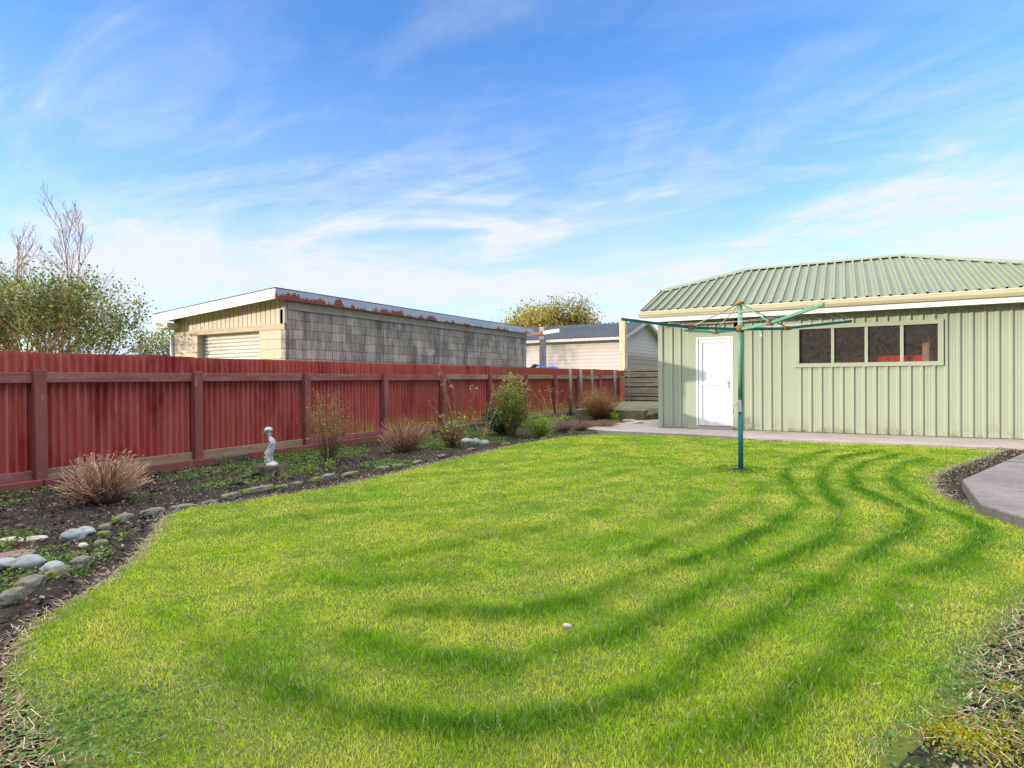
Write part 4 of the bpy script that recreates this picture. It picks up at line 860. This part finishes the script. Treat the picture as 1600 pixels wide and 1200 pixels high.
# ------------------------------------------------------------------ the houses behind the camera that shade the lawn
def house(name, label, x0, x1):
    h = thing(name, label, 'house', ((x0 + x1) / 2, -6, 0)); RZ = 4.96
    MB().box((x0, -9.6, -.1), (x1, -2.4, 2.6)).build('wall', M['cream'], h)
    e = 2.62; MB().extr([(-1.9, e), (-6, RZ), (-10.1, e), (-10.1, e - .06), (-6, RZ - .08), (-1.9, e - .06)], 'x', x0 - .3, x1 + .3).build('roof', M['slate'], h)
    MB().extr([(-2.4, 2.6), (-6, RZ - .15), (-9.6, 2.6)], 'x', x0, x1).build('gable_wall', M['cream'], h)
    k = x0 + 1.2
    while k < x1 - 2.2:
        wn = MB().box((k, -2.42, 1.0), (k + 1.5, -2.36, 2.1)).build('window', M['white'], h)
        MB().box((k + .07, -2.36, 1.07), (k + .72, -2.345, 2.03)).build('pane', M['dark'], wn); MB().box((k + .78, -2.36, 1.07), (k + 1.43, -2.345, 2.03)).build('pane', M['dark'], wn); k += 3.4
    return h
house('house', 'weatherboard house standing behind the lawn, out of view', -7.3, 7)
house('house', 'neighbouring weatherboard house beyond the red fence, out of view', -25, -8.6)

pb = MB(); pb.lathe((cb.x, cb.y, 0), [(.19, .004), (.12, .016), (.05, .02)], 24); pb = pb.build('soil_patch', M['soil']); tag(pb, kind='structure')
# ------------------------------------------------------------------ stones
def stone(name, m, c, sx, sy, sz, rot, seed, flat=0, boxy=0.0):
    import bmesh
    bm = bmesh.new(); bmesh.ops.create_icosphere(bm, subdivisions=4, radius=1); rr_ = random.Random(seed); o3 = [rr_.uniform(0, 9) for _ in range(3)]
    from mathutils import noise as mn
    for v in bm.verts:
        p_ = v.co.copy()
        if boxy:
            q_ = Vector([math.copysign(abs(t_) ** (1 - boxy), t_) for t_ in p_]); mxx = max(abs(t_) for t_ in p_); p_ = p_.lerp(p_ / mxx * .85, boxy)
        d_ = 1 + .16 * mn.noise(p_ * 1.4 + Vector(o3)) + (.05 + .16 * boxy) * mn.noise(p_ * 3 + Vector(o3)) + .12 * boxy * mn.noise(p_ * 8 + Vector(o3)); p_ *= d_
        v.co = Vector((p_.x * sx, p_.y * sy, p_.z * sz))
    bmesh.ops.rotate(bm, verts=bm.verts, matrix=Matrix.Rotation(rot, 3, 'Z') @ Matrix.Rotation(rr_.uniform(-.08, .08), 3, 'X'))
    me = bpy.data.meshes.new(name); bm.to_mesh(me); bm.free()
    for p_ in me.polygons: p_.use_smooth = True
    o = bpy.data.objects.new(name, me); COL.objects.link(o); me.materials.append(m); o.location = c; ORG[o] = Vector(c); return o
edge_px = [(17, 943, 'edging stone at the left picture edge beside the soil track', .085, .055), (46, 926, 'large mossy edging stone right of the leftmost one', .105, .065), (89, 904, 'long grey edging stone in front of the pale blue pebble', .09, .05),
           (125, 887, 'edging stone with bright yellow moss patch', .08, .05), (152, 871, 'smallest low edging stone at the bend of the border', .035, .025), (158, 857, 'mossy edging stone just above the bend, second of the upright run', .05, .045), (162, 842, 'mossy edging stone in the middle of the short upright run', .045, .045),
           (164, 829, 'mossy edging stone topmost in the upright run', .05, .04), (192, 816, 'long mossy edging stone at the corner where the border turns', .12, .05), (238, 805, 'long edging stone in front of the twiggy brown bush', .12, .045), (285, 795, 'low flat edging stone between the twiggy bush and lawn', .125, .03),
           (328, 788, 'small dark edging stone half sunk left of the dark rounded one', .09, .03), (362, 779, 'dark rounded edging stone left of the long flat one', .12, .045), (404, 770, 'long flat topped edging stone below the statue', .22, .05), (440, 765, 'short edging stone just right of the long flat topped one', .08, .04), (463, 761, 'pale rounded edging stone right of the stump', .08, .045),
           (495, 754, 'dark lumpy edging stone below the slim bush', .08, .05), (514, 749, 'grey edging stone right of the dark lumpy one', .11, .05), (548, 743, 'mossy low edging stone halfway along the border', .14, .035), (598, 735, 'mossy edging stone left of the pale one near the middle', .13, .04), (622, 731, 'pale grey edging stone below the wide twiggy bush', .1, .04),
           (652, 724, 'low edging stone below the right half of the wide twiggy bush', .12, .03), (690, 714, 'low edging stone below the small green plant', .12, .03), (735, 704, 'low edging stone before the bare rose canes', .13, .03), (790, 695, 'low edging stone in front of the tall rose bush', .13, .03), (850, 686, 'edging stone in front of the light green bush', .14, .03)]
prev = [Vector(G(a, b)) for a, b, *_ in edge_px]
for i, (px, py, lab, ln_, ht) in enumerate(edge_px):
    p_ = G(px, py); d_ = prev[min(i + 1, len(prev) - 1)] - prev[max(i - 1, 0)]; an = math.atan2(d_.y, d_.x)
    o = stone('edging_stone', M['stone'], (p_.x, p_.y, ht * .45), ln_, .032 + ht * .35, ht, an, 50 + i, boxy=.45); tag(o, lab, 'stone', 'edging stones along the garden bed')
for i, (px, py, m_, sx, sy, sz, rot, lab) in enumerate([(133, 827, 'river', .062, .045, .03, 1.0, 'grey oval pebble at the back of the group of three'), (138, 836, 'river', .055, .045, .03, .9, 'grey oval pebble at the right of the group of three'), (115, 842, 'river', .085, .065, .06, 1.1, 'large pointed grey pebble in the group of three'),
        (52, 843, 'beigestone', .095, .035, .03, 1.15, 'long pale beige stone lying in the mulch'), (14, 845, 'beigestone', .08, .035, .022, 1.2, 'flat beige stone at the left picture edge'), (18, 868, 'redstone', .14, .1, .02, 1.1, 'flat reddish stone slab in the bed'),
        (46, 893, 'river', .085, .07, .055, 1.1, 'big smooth white pebble behind the edging stones'), (82, 899, 'river', .06, .045, .04, 1.0, 'pale blue pebble tucked behind the edging'), (10, 893, 'river', .07, .055, .04, 1.1, 'dark grey pebble at the left picture edge'),
        (730, 694, 'river', .12, .08, .07, .3, 'leftmost of three grey stones under the bare canes'), (744, 695, 'river', .09, .07, .07, .8, 'middle of three grey stones under the bare canes'), (757, 696, 'river', .1, .07, .06, .5, 'rightmost of three grey stones under the bare canes'),
        (886, 990, 'beigestone', .022, .014, .012, .3, 'small white pebble lying on the lawn'), (984, 659, 'beigestone', .2, .12, .04, .5, 'pale flat stone at the end of the bed near the garage'), (997, 663, 'beigestone', .16, .1, .04, .8, 'pale stone nearest the path at the bed end'), (968, 664, 'beigestone', .14, .1, .04, .2, 'small pale stone below the yellow green weed'), (130, 861, 'beigestone', .035, .025, .02, .2, 'tiny tan pebble in the bare soil')]):
    p_ = G(px, py); on = 0.03 if px == 886 else bz(p_.x, p_.y) if p_.x < -4.9 else .03
    o = stone('pebble' if m_ == 'river' else 'stone', M[m_], (p_.x, p_.y, on + sz * .45), sx, sy, sz, rot, 90 + i); tag(o, lab, 'stone')
p_ = G(480, 813); o = MB().add([(p_.x - .06, p_.y - .01, .035), (p_.x, p_.y - .035, .05), (p_.x + .07, p_.y, .04), (p_.x, p_.y + .025, .045)], [(0, 1, 2, 3)]).build('fallen_leaf', mat('dead_leaf', (.12, .07, .04), .8), loc=(p_.x, p_.y, 0)); tag(o, 'single brown fallen leaf on the lawn', 'leaf')

# ------------------------------------------------------------------ stump and statue
sp_ = G(411, 744); SX, SY = sp_.x, sp_.y + .12
o = MB().lathe((0, 0, 0), [(.25, 0), (.21, .05), (.185, .1), (.18, .155), (.15, .162)], 26)
import mathutils
for i, v in enumerate(o.v):
    nz_ = mathutils.noise.noise(Vector(v) * 9); r_ = 1 + .22 * nz_; o.v[i] = (SX + v[0] * r_ * 1.15, SY + v[1] * r_, v[2] - .03 + .015 * mathutils.noise.noise(Vector(v) * 14))
for an in (3.0, -.5, 4.7):
    L_ = .42; o.tube([(SX + math.cos(an) * q_ * L_, SY + math.sin(an) * q_ * L_ + .05 * math.sin(q_ * 6), .09 - .09 * q_ + .01) for q_ in (.2, .4, .6, .8, 1)], [.035, .03, .022, .016, .006], 8)
o = o.build('tree_stump', M['stump'], loc=(SX, SY, 0)); tag(o, 'low dark mossy tree stump with roots carrying the statue', 'stump')
lg = G(385, 765); o = MB().tube([(lg.x - .22, lg.y - .06, .05), (lg.x - .08, lg.y + .02, .07), (lg.x + .05, lg.y + .0, .06), (lg.x + .2, lg.y - .08, .02)], [.012, .024, .026, .018], 8).build('fallen_branch', M['stump'], loc=(lg.x, lg.y, 0)); tag(o, 'short dark fallen branch in the bed left of the stump', 'branch')
def statue():
    """small cast figure of a child, seen from its right side, head bowed under a cap; s = left in the picture is forward"""
    z0 = .125; st = thing('garden_statue', 'small white garden statue of a child with a cap on the stump', 'statue', (SX + .03, SY - .03, z0))
    fwd = Vector((-RT.x, -RT.y, 0)).normalized(); lat = Vector((0, 0, 1)).cross(fwd)     # forward = towards the left of the picture
    K = .98
    P = lambda f_, s_, z_: Vector((SX + .03, SY - .03, z0)) + (fwd * f_ + lat * s_ + Vector((0, 0, z_))) * K
    def skin(name, verts, edges, rad, m_, sub=2):
        me = bpy.data.meshes.new(name); off = ORG[st]; me.from_pydata([tuple(P(*v) - off) for v in verts], edges, []); o = link(name, me, m_, st)
        sk = o.modifiers.new('skin', 'SKIN'); sk.use_smooth_shade = True
        for i, r_ in enumerate(rad): me.skin_vertices[0].data[i].radius = (r_ * K, r_ * K) if not isinstance(r_, tuple) else (r_[0] * K, r_[1] * K)
        me.skin_vertices[0].data[0].use_root = True
        ss = o.modifiers.new('sub', 'SUBSURF'); ss.levels = sub; ss.render_levels = sub; return o
    vs = [(-.006, 0, .215), (-.034, 0, .27), (-.024, 0, .325), (-.002, 0, .362), (.012, 0, .385),                    # pelvis, waist, chest, neck, head base
          (.004, .028, .19), (.03, .03, .12), (.008, .03, .05), (.03, .032, .035),                                     # left leg
          (-.004, -.028, .19), (.016, -.03, .12), (-.004, -.03, .05), (.018, -.032, .035),
          (-.016, .042, .338), (-.04, .056, .285), (-.004, .04, .236), (.02, .02, .24),                              # arms folded to the front
          (-.016, -.042, .338), (-.04, -.056, .285), (-.004, -.04, .236), (.02, -.018, .238),
          (.022, 0, .424), (.024, 0, .452)]
    es = [(0, 1), (1, 2), (2, 3), (3, 4), (0, 5), (5, 6), (6, 7), (7, 8), (0, 9), (9, 10), (10, 11), (11, 12), (2, 13), (13, 14), (14, 15), (15, 16), (2, 17), (17, 18), (18, 19), (19, 20), (4, 21), (21, 22)]
    rd_ = [.04, .032, .034, .018, .02, .036, .03, .026, .018, .036, .032, .026, .018, .02, .016, .013, .012, .02, .016, .013, .012, .036, .03]
    skin('figure', vs, es, rd_, M['statue'])
    # trousers' rolled hems / draped fabric at the front, cap with brim, nose
    d = MB()
    for q_ in range(6): d.tube([P(.042 - .012 * (q_ % 2), -.04, .06 + q_ * .026), P(.064 - .014 * (q_ % 2), 0, .05 + q_ * .026), P(.042 - .012 * (q_ % 2), .04, .06 + q_ * .026)], [.012, .02, .012], 8)
    d.build('drapery', M['statue'], st)
    c_ = MB(); n_ = 18
    prof_ = [(.046, .0), (.05, .012), (.047, .03), (.034, .046), (.014, .053)]
    vv = []
    for r_, z_ in prof_:
        for j in range(n_): t_ = 2 * math.pi * j / n_; vv.append(P(.022 + r_ * math.cos(t_) * 1.05, r_ * math.sin(t_) * .92, .448 + z_))
    ff = [(i * n_ + j, i * n_ + (j + 1) % n_, (i + 1) * n_ + (j + 1) % n_, (i + 1) * n_ + j) for i in range(4) for j in range(n_)] + [tuple(4 * n_ + j for j in range(n_)), tuple(reversed(range(n_)))]
    c_.add(vv, ff, smooth=True)
    c_.add([P(.05, -.04, .452), P(.05, .04, .452), P(.085, .025, .437), P(.085, -.025, .437), P(.05, -.04, .444), P(.05, .04, .444), P(.085, .025, .431), P(.085, -.025, .431)], [(0, 3, 2, 1), (4, 5, 6, 7), (0, 1, 5, 4), (1, 2, 6, 5), (2, 3, 7, 6), (3, 0, 4, 7)])
    c_.build('cap', M['statue'], st)
    f_ = MB(); f_.tube([P(.054, 0, .432), P(.066, 0, .424), P(.056, 0, .420)], [.004, .007, .005], 8)
    for s_ in (-.013, .013): f_.tube([P(.053, s_, .434), P(.057, s_, .434)], .0045, 8)
    f_.tube([P(.053, -.01, .410), P(.057, 0, .408), P(.053, .01, .410)], .003, 6)
    f_.build('face', M['statue'], st)
    b_ = MB(); b_.lathe(P(-.016, 0, 0), [(.075, 0), (.078, .012), (.066, .03), (.05, .045), (.03, .05)], 20); b_.build('base', M['statue'], st)
statue()

# ------------------------------------------------------------------ plants
def basis(d):
    a = d.cross(Vector((0, 0, 1)));
    if a.length < .05: a = d.cross(Vector((1, 0, 0)))
    a.normalize(); return a, d.cross(a)
def cane_bush(name, label, c, n, h, spread, rad=.0045, seed=1, cat='bush', group=None, tip=(1.5, 1.35, 1.25), base=(.75, .6, .55), twigs=1, leaves=None, curve=.25, squash=1.0, mm='cane', leaf_part='foliage'):
    """stems fanning up from a base; leaves = (count, size, colours, zmin) scattered on them"""
    r = random.Random(seed); b = MB(); pts = []
    th = thing(name, label, cat, (c[0], c[1], bz(c[0], c[1]) if c[0] < -4.5 else .02), group); o0 = ORG[th]
    for i in range(n):
        a = r.uniform(0, 2 * math.pi); k = math.sqrt(r.random()); lean = k * spread; hh = h * r.uniform(.45 if name == 'hydrangea_bush' else .6, 1.08) * (1 - .28 * k * k * squash)
        st = o0 + Vector((math.cos(a), math.sin(a), 0)) * (.12 * k * spread)
        en = o0 + Vector((math.cos(a) * lean, math.sin(a) * lean, hh)); m = st.lerp(en, .5) + Vector((math.cos(a), math.sin(a), 0)) * (-curve * lean * .3) + Vector((r.uniform(-1, 1), r.uniform(-1, 1), 0)) * .03 * h
        P_ = []
        for t in (0, .25, .5, .75, 1):
            q = st * (1 - t) ** 2 + m * 2 * t * (1 - t) + en * t * t; P_.append(q + Vector((r.uniform(-1, 1), r.uniform(-1, 1), r.uniform(-1, 1))) * (.045 if name == 'hydrangea_bush' else .022) * h * (t > 0))
        rr_ = rad * r.uniform(.7, 1.3); sh_ = r.uniform(.75, 1.2)
        s0 = len(b.v); b.tube(P_, [rr_ * 1.3, rr_ * 1.1, rr_, rr_ * .85, rr_ * .55], 4, cap=False)
        for j in range(5):
            t = j / 4; cc = tuple((base[q] * (1 - t) + tip[q] * t) * sh_ for q in range(3))
            for e_ in range(4): b.c[s0 + j * 4 + e_] = cc
        pts += P_[1:]
        for _ in range(twigs):
            t = r.uniform(.35, .95); j = min(int(t * 4), 3); q = P_[j].lerp(P_[j + 1], t * 4 - j); dd = Vector((r.uniform(-1, 1), r.uniform(-1, 1), r.uniform(.2, 1.3))).normalized() * h * r.uniform(.08, .24)
            b.tube([q, q + dd * .5 + Vector((0, 0, .01)), q + dd], [rr_ * .6, rr_ * .5, rr_ * .3], 3, col=tuple(x * sh_ for x in tip), cap=False); pts += [q + dd, q + dd * .5]
    b.build('stems', M[mm], th, colors=True, fix=False)
    if leaves:
        cnt, sz, cols, zmin, jit = leaves
        P_ = np.array([tuple(p) for p in pts if p.z - o0.z > zmin * h]); idx = RS.randint(len(P_), size=cnt); q = P_[idx] + RS.normal(0, jit, (cnt, 3)); q[:, 2] = np.maximum(q[:, 2], o0.z + .01)
        V, F, Cc = leaves_np(q[:, 0], q[:, 1], q[:, 2], np.full(cnt, sz), pick(cnt, cols), 1.1); npmesh(leaf_part, V, F, M['leaf'], Cc, th)
    return th
def at_(px, py): p = G(px, py); return (p.x, p.y)
BR = [(.28, .16, .06), (.35, .23, .09), (.2, .14, .07)]
cane_bush('hydrangea_bush', 'wide leafless hydrangea of pale pruned canes near the left fence post', at_(163, 787), 260, .50, .44, .006, 3, group='pruned hydrangeas', tip=(1.9, 1.65, 1.5), leaves=(160, .03, [(.25, .15, .1), (.38, .28, .2)], .8, .01))
cane_bush('hydrangea_bush', 'leafless reddish brown cane bush in front of the middle fence bay', at_(632, 706), 130, .60, .50, .0065, 4, group='pruned hydrangeas', tip=(1.5, 1.15, .95), base=(.7, .45, .36))
cane_bush('hydrangea_bush', 'smaller bare cane bush with green and yellow leaves at its foot', at_(705, 700), 70, .58, .34, .0065, 5, group='pruned hydrangeas', tip=(1.5, 1.1, .9), base=(.6, .42, .34), leaves=(420, .055, [(.04, .11, .05), (.22, .33, .03), (.42, .42, .05), (.05, .14, .06), (.16, .09, .06)], .05, .09))
cane_bush('slim_shrub', 'slim upright twiggy shrub with sparse yellow brown leaves right of the statue', at_(513, 722), 48, 1.08, .34, .0042, 6, tip=(1.1, .95, .6), base=(.4, .3, .25), twigs=3, curve=-.8, leaves=(1500, .024, [(.33, .25, .1), (.42, .33, .14), (.2, .23, .05), (.3, .17, .08)], .35, .03))
cane_bush('rose_cane', 'tall thin rose canes topped by one pale yellow leaf cluster', at_(712, 684), 16, 1.2, .5, .0035, 17, cat='rose', tip=(.7, .7, .45), base=(.5, .45, .3), twigs=3, leaves=(110, .022, [(.2, .24, .06), (.3, .22, .1)], .3, .04))
def straggler(label, px, py, tops, seed, leafcols, nl, name='rose_cane'):
    r = random.Random(seed); c = at_(px, py); th = thing(name, label, 'rose', (c[0], c[1], bz(*c))); b = MB(); o0 = ORG[th]; tipz = []
    for (tx, ty, dv) in tops:
        e = AV(tx, ty, c[1] + dv); m = o0.lerp(e, .55) + Vector((r.uniform(-.08, .08), r.uniform(-.08, .08), .05)); P_ = [o0 * (1 - t) ** 2 + m * 2 * t * (1 - t) + e * t * t for t in (0, .2, .4, .6, .8, 1)]
        b.tube(P_, [.007, .006, .005, .0045, .004, .003], 5, col=(.95, .8, .55)); tipz.append(e)
        for _ in range(3):
            q = P_[r.randint(2, 5)]; dd = Vector((r.uniform(-1, 1), r.uniform(-.5, .5), r.uniform(-.1, 1))).normalized() * r.uniform(.08, .25); b.tube([q, q + dd], [.003, .0018], 4, col=(.9, .7, .45)); tipz.append(q + dd)
    b.build('stems', M['cane'], th, colors=True, fix=False)
    T = np.array([tuple(t) for t in tipz]); q = T[RS.randint(len(T), size=nl)] + RS.normal(0, .028, (nl, 3)); V, F, Cc = leaves_np(q[:, 0], q[:, 1], q[:, 2], np.full(nl, .04), pick(nl, leafcols), 1); npmesh('foliage', V, F, M['leaf'], Cc, th); return th
straggler('bare leaning rose canes reaching over the fence with orange tinged leaves on top', 716, 684, [(686, 572, .6), (684, 583, .6), (668, 626, .3), (742, 608, .2), (707, 600, .5)], 8, [(.55, .4, .12), (.6, .48, .2), (.35, .3, .1)], 70)
straggler('bare pale rose canes leaning right against a red fence post', 755, 690, [(772, 600, .8), (776, 640, .5), (738, 650, .2), (792, 612, .7), (757, 668, .2)], 9, [(.4, .4, .1), (.3, .3, .08)], 26)
straggler('sparse wiry rose with yellow leaf clusters before the far fence', 868, 668, [(857, 602, .8), (872, 613, .7), (884, 620, .4), (852, 632, .2), (842, 610, .6), (878, 640, .2), (828, 606, .3)], 10, [(.42, .36, .1), (.3, .3, .07), (.34, .2, .1)], 120)
straggler('thin dry stems with seed heads behind the twiggy brown bush', 922, 650, [(905, 606, .5), (915, 600, .8), (928, 603, .6), (940, 600, .8), (948, 612, .5), (932, 610, .4), (911, 615, .1)], 12, [(.35, .24, .14), (.25, .17, .1)], 90)
cane_bush('rose_bush', 'tall leafy rose bush with pink white flower heads by the fence', at_(800, 684), 60, 1.28, .36, .005, 13, cat='rose', tip=(.7, .8, .4), base=(.6, .55, .3), twigs=3, curve=-.6, leaves=(3000, .045, [(.13, .24, .03), (.2, .32, .05), (.28, .3, .06), (.36, .27, .1), (.07, .15, .03)], .25, .05))
p_ = at_(800, 684); r_ = RS.RandomState if False else None
fl = cane_bush('camellia_bush', 'low glossy dark green camellia at the foot of the tall rose', (p_[0] - .35, p_[1] + .25), 50, .66, .5, .006, 14, twigs=3, leaves=(2600, .06, [(.02, .07, .035), (.03, .1, .045), (.015, .05, .03), (.12, .2, .13)], .05, .06))
cane_bush('light_green_bush', 'rounded light yellow green bush at the bed edge', at_(843, 684), 90, .50, .40, .003, 15, tip=(.6, .8, .3), twigs=3, leaves=(4200, .026, [(.25, .36, .045), (.32, .42, .06), (.18, .3, .04)], .1, .035))
cane_bush('lavender_bush', 'low greyish purple dead lavender, left of the pair', at_(880, 676), 260, .30, .46, .0022, 16, group='dead lavender by the path', tip=(1.0, .85, .85), base=(.7, .6, .6), twigs=2)
cane_bush('lavender_bush', 'low greyish purple dead lavender, right of the pair', at_(906, 673), 240, .28, .46, .0022, 26, group='dead lavender by the path', tip=(1.05, .85, .8), base=(.7, .6, .55), twigs=2)
cane_bush('lavender_bush', 'flat dry straw coloured lavender nearest the path', at_(945, 668), 200, .2, .5, .0022, 27, group='dead lavender by the path', tip=(1.2, 1.05, .85), base=(.8, .7, .6), twigs=2)
cane_bush('twiggy_bush', 'round twiggy brown bush in front of the far grey stakes', at_(936, 657), 330, .92, .72, .0036, 18, tip=(1.2, .85, .5), base=(.5, .35, .25), twigs=3, leaves=(1500, .03, [(.42, .27, .09), (.32, .26, .08), (.25, .16, .08)], .55, .05))
for (px, py, n_, h_, sz, cols, lab) in ((962, 658, 200, .22, .05, [(.4, .45, .03), (.3, .38, .04)], 'bright yellow green weed under the twiggy brown bush'), (880, 661, 160, .25, .045, [(.3, .38, .06), (.4, .45, .15)], 'small pale green plant behind the lavender'),
                                       (512, 733, 90, .16, .03, [(.2, .36, .03), (.3, .45, .05)], 'small bright green weed at the foot of the slim shrub'), (487, 742, 70, .2, .025, [(.25, .4, .04)], 'pale green weed spike left of the slim shrub'),
                                       (455, 690, 40, .2, .04, [(.08, .18, .05)], 'small dark green plant against the third fence post'), (352, 722, 60, .15, .02, [(.3, .3, .12)], 'dry grassy tuft below the fence left of the statue'), (885, 664, 120, .25, .04, [(.05, .1, .05)], 'dark green low plant by the nearest grey stake')):
    cane_bush('weed', lab, at_(px, py), 14, h_, h_ * .6, .002, px, cat='weed', tip=(.6, .8, .3), base=(.5, .7, .3), leaves=(n_, sz, cols, .1, .03))
for i, px in enumerate((1172, 1206, 1232, 1240, 1252, 1278, 1287, 1311, 1320, 1386, 1405, 1490)):
    p_ = AV(px, 676, 13.9); hh = [.1, .06, .1, .12, .08, .07, .22, .1, .16, .2, .18, .1][i]
    labs = ['leftmost weed at the foot of the garage wall, right of the pole', 'tiny weed second along the foot of the garage wall', 'weed third from the left along the foot of the garage wall', 'weed fourth from the left along the garage wall, just past the window edge line', 'small weed fifth from the left under the first window pane', 'short weed sixth from the left under the window', 'tall thin weed seventh from the left under the window', 'weed under the gap between first and second panes', 'weed under the second window pane', 'tall yellowish weed under the third window pane', 'tall yellowish weed right of its twin under the third window pane', 'lone weed at the wall right of the window']
    cane_bush('wall_weed', labs[i], (p_.x, 13.93), 6, hh, hh * .5, .0015, 200 + i, cat='weed', group='weeds along the garage wall', tip=(1, 1, .5), leaves=(40, .02, [(.4, .36, .08), (.3, .34, .08)], .05, .015))

# ------------------------------------------------------------------ trees
def tree(name, label, base, h, spread, seed, depth=5, trunk=.12, bark=(1, 1, 1), leaves=None, upward=.6, nb=(2, 3), first=.25, group=None, droop=0, stems=1, minr=.004, lenf=.74, ang=.55):
    r = random.Random(seed); th = thing(name, label, 'tree', base, group); b = MB(); tips = []; o0 = Vector(base)
    def grow(p, d, ln_, rad, k):
        P_ = [p]; dd = d.copy(); nseg = 4
        for i in range(nseg):
            dd = (dd + Vector((r.uniform(-1, 1), r.uniform(-1, 1), r.uniform(-.5, 1) * upward - droop * (depth - k) / depth)) * .16).normalized(); P_.append(P_[-1] + dd * ln_ / nseg)
        re = max(rad * .62, minr * .6); b.tube(P_, [rad + (re - rad) * i / nseg for i in range(nseg + 1)], 7 if k > depth - 2 else (4 if k > 1 else 3), col=bark, cap=False)
        if k <= 2: tips.extend(P_[1:])
        if k <= 0: return
        a, c = basis(dd); m = r.randint(*nb); a0 = r.uniform(0, 6.28)
        for i in range(m + (1 if k > 2 else 0)):
            t = a0 + 2 * math.pi * i / m + r.uniform(-.4, .4); s_ = ang * r.uniform(.6, 1.3) * spread
            nd = (dd + (a * math.cos(t) + c * math.sin(t)) * s_ + Vector((0, 0, .12 * upward))).normalized(); st = P_[-1] if i < m else P_[r.randint(2, 3)]
            grow(st, nd, ln_ * lenf * r.uniform(.8, 1.15), re * (.9 if i == 0 else .75), k - 1)
    tot = sum(lenf ** i for i in range(depth + 1))
    for s_ in range(stems):
        d0 = Vector((r.uniform(-.5, .5) * (stems > 1), r.uniform(-.5, .5) * (stems > 1), 1)).normalized(); grow(o0 + Vector((r.uniform(-.1, .1), r.uniform(-.1, .1), -.1)) * (stems > 1), d0, h / tot * 1.08, trunk, depth)
    b.build('trunk', M['bark'], th, colors=True, fix=False)
    if leaves:
        cnt, sz, cols, jit = leaves; T = np.array([tuple(t) for t in tips]); K_ = T[RS.choice(len(T), max(60, int(len(T) * .3)), replace=False)]; q = K_[RS.randint(len(K_), size=cnt)] + RS.normal(0, jit, (cnt, 3))
        cc = pick(cnt, cols, .3); cl_n = .65 + .8 * fbm(q[:, 0] + q[:, 2], q[:, 1] - q[:, 2], 1.1, 2, seed); cc = cc * cl_n[:, None]
        V, F, Cc = leaves_np(q[:, 0], q[:, 1], q[:, 2], np.full(cnt, sz), cc, 1.2); npmesh('crown', V, F, M['leaf'], Cc, th)
    return th
def at_w(px, w_): d = ray(px, 592); q = C0 + d * w_; return (q.x, q.y, -.1)
tree('broadleaf_tree', 'bushy many stemmed olive green tree behind the left fence', at_w(76, 15.0), 4.25, .92, 31, 5, .1, bark=(3.4, 2.8, 2.2), stems=5, leaves=(21000, .08, [(.14, .19, .035), (.2, .25, .05), (.08, .13, .04), (.28, .27, .08), (.05, .1, .04)], .11), lenf=.78, ang=.62, upward=.5)
def bare_tree(label, base, h, wd, seed, leaders, col):
    r = random.Random(seed); th = thing('bare_tree', label, 'tree', base, 'bare trees behind the left fence'); b = MB(); o0 = Vector(base)
    def shoot(p, d, ln_, rad, k):
        P_ = [p]; dd = d.copy(); n_ = 6
        for i in range(n_): dd = (dd + Vector((r.uniform(-1, 1), r.uniform(-1, 1), r.uniform(.1, 1.3))) * .1).normalized(); P_.append(P_[-1] + dd * ln_ / n_)
        b.tube(P_, [rad * (1 - .8 * i / n_) + .003 for i in range(n_ + 1)], 5 if k > 1 else 3, col=col, cap=False)
        if k == 0: return
        m = {3: 17, 2: 8, 1: 5}[k]
        for i in range(m):
            t = .22 + .76 * (i + r.random()) / m; j = min(int(t * n_), n_ - 1); q = P_[j].lerp(P_[j + 1], t * n_ - j); a, c = basis(dd); w_ = r.uniform(0, 6.28)
            nd = (dd * 1.0 + (a * math.cos(w_) + c * math.sin(w_)) * r.uniform(.4, .95) * wd).normalized(); shoot(q, nd, ln_ * {3: .36, 2: .42, 1: .4}[k] * (1.15 - .75 * t) * r.uniform(.7, 1.2), rad * (.42 - .2 * t), k - 1)
    for i in range(leaders):
        d = Vector((r.uniform(-.16, .16), r.uniform(-.16, .16), 1)).normalized() if leaders > 1 else Vector((0, 0, 1)); shoot(o0 + Vector((r.uniform(-.7, .7), r.uniform(-.7, .7), 0)) * (leaders > 1), d, h * r.uniform(.82, 1.0) if i else h, .05, 3)
    b.build('trunk', M['bark'], th, colors=True, fix=False); return th
bare_tree('tall leafless tree with fine twigs, right of the two', at_w(97, 24), 8.3, .95, 41, 2, (2.3, 2.1, 2.1))
bare_tree('hazier leafless tree cut by the left picture edge', at_w(28, 25), 8.6, .8, 44, 3, (2.8, 2.4, 2.4))
tree('willow_tree', 'rounded golden green willow behind the far shed roof', at_w(856, 48), 7.4, 1.1, 52, 5, .2, leaves=(46000, .2, [(.34, .26, .05), (.26, .24, .05), (.16, .15, .04), (.42, .32, .07)], .38), droop=.35, lenf=.72, bark=(1.6, 1.3, .9), stems=3)
tree('small_tree', 'small dark green tree top between the far roof and block garage', at_w(259, 30), 3.6, 1.0, 61, 4, .08, leaves=(3500, .12, [(.12, .15, .04), (.2, .19, .06)], .2), stems=2)
tree('bare_sapling', 'tiny bare sapling top above the block garage roof end', at_w(787, 40), 5.4, .7, 63, 4, .05, bark=(1.2, 1, .8), upward=1.2)
tree('bare_sapling', 'tiny bare sapling top right of the golden willow', at_w(931, 44), 5.3, .8, 66, 5, .05, bark=(1.2, 1, .8), upward=1.1)
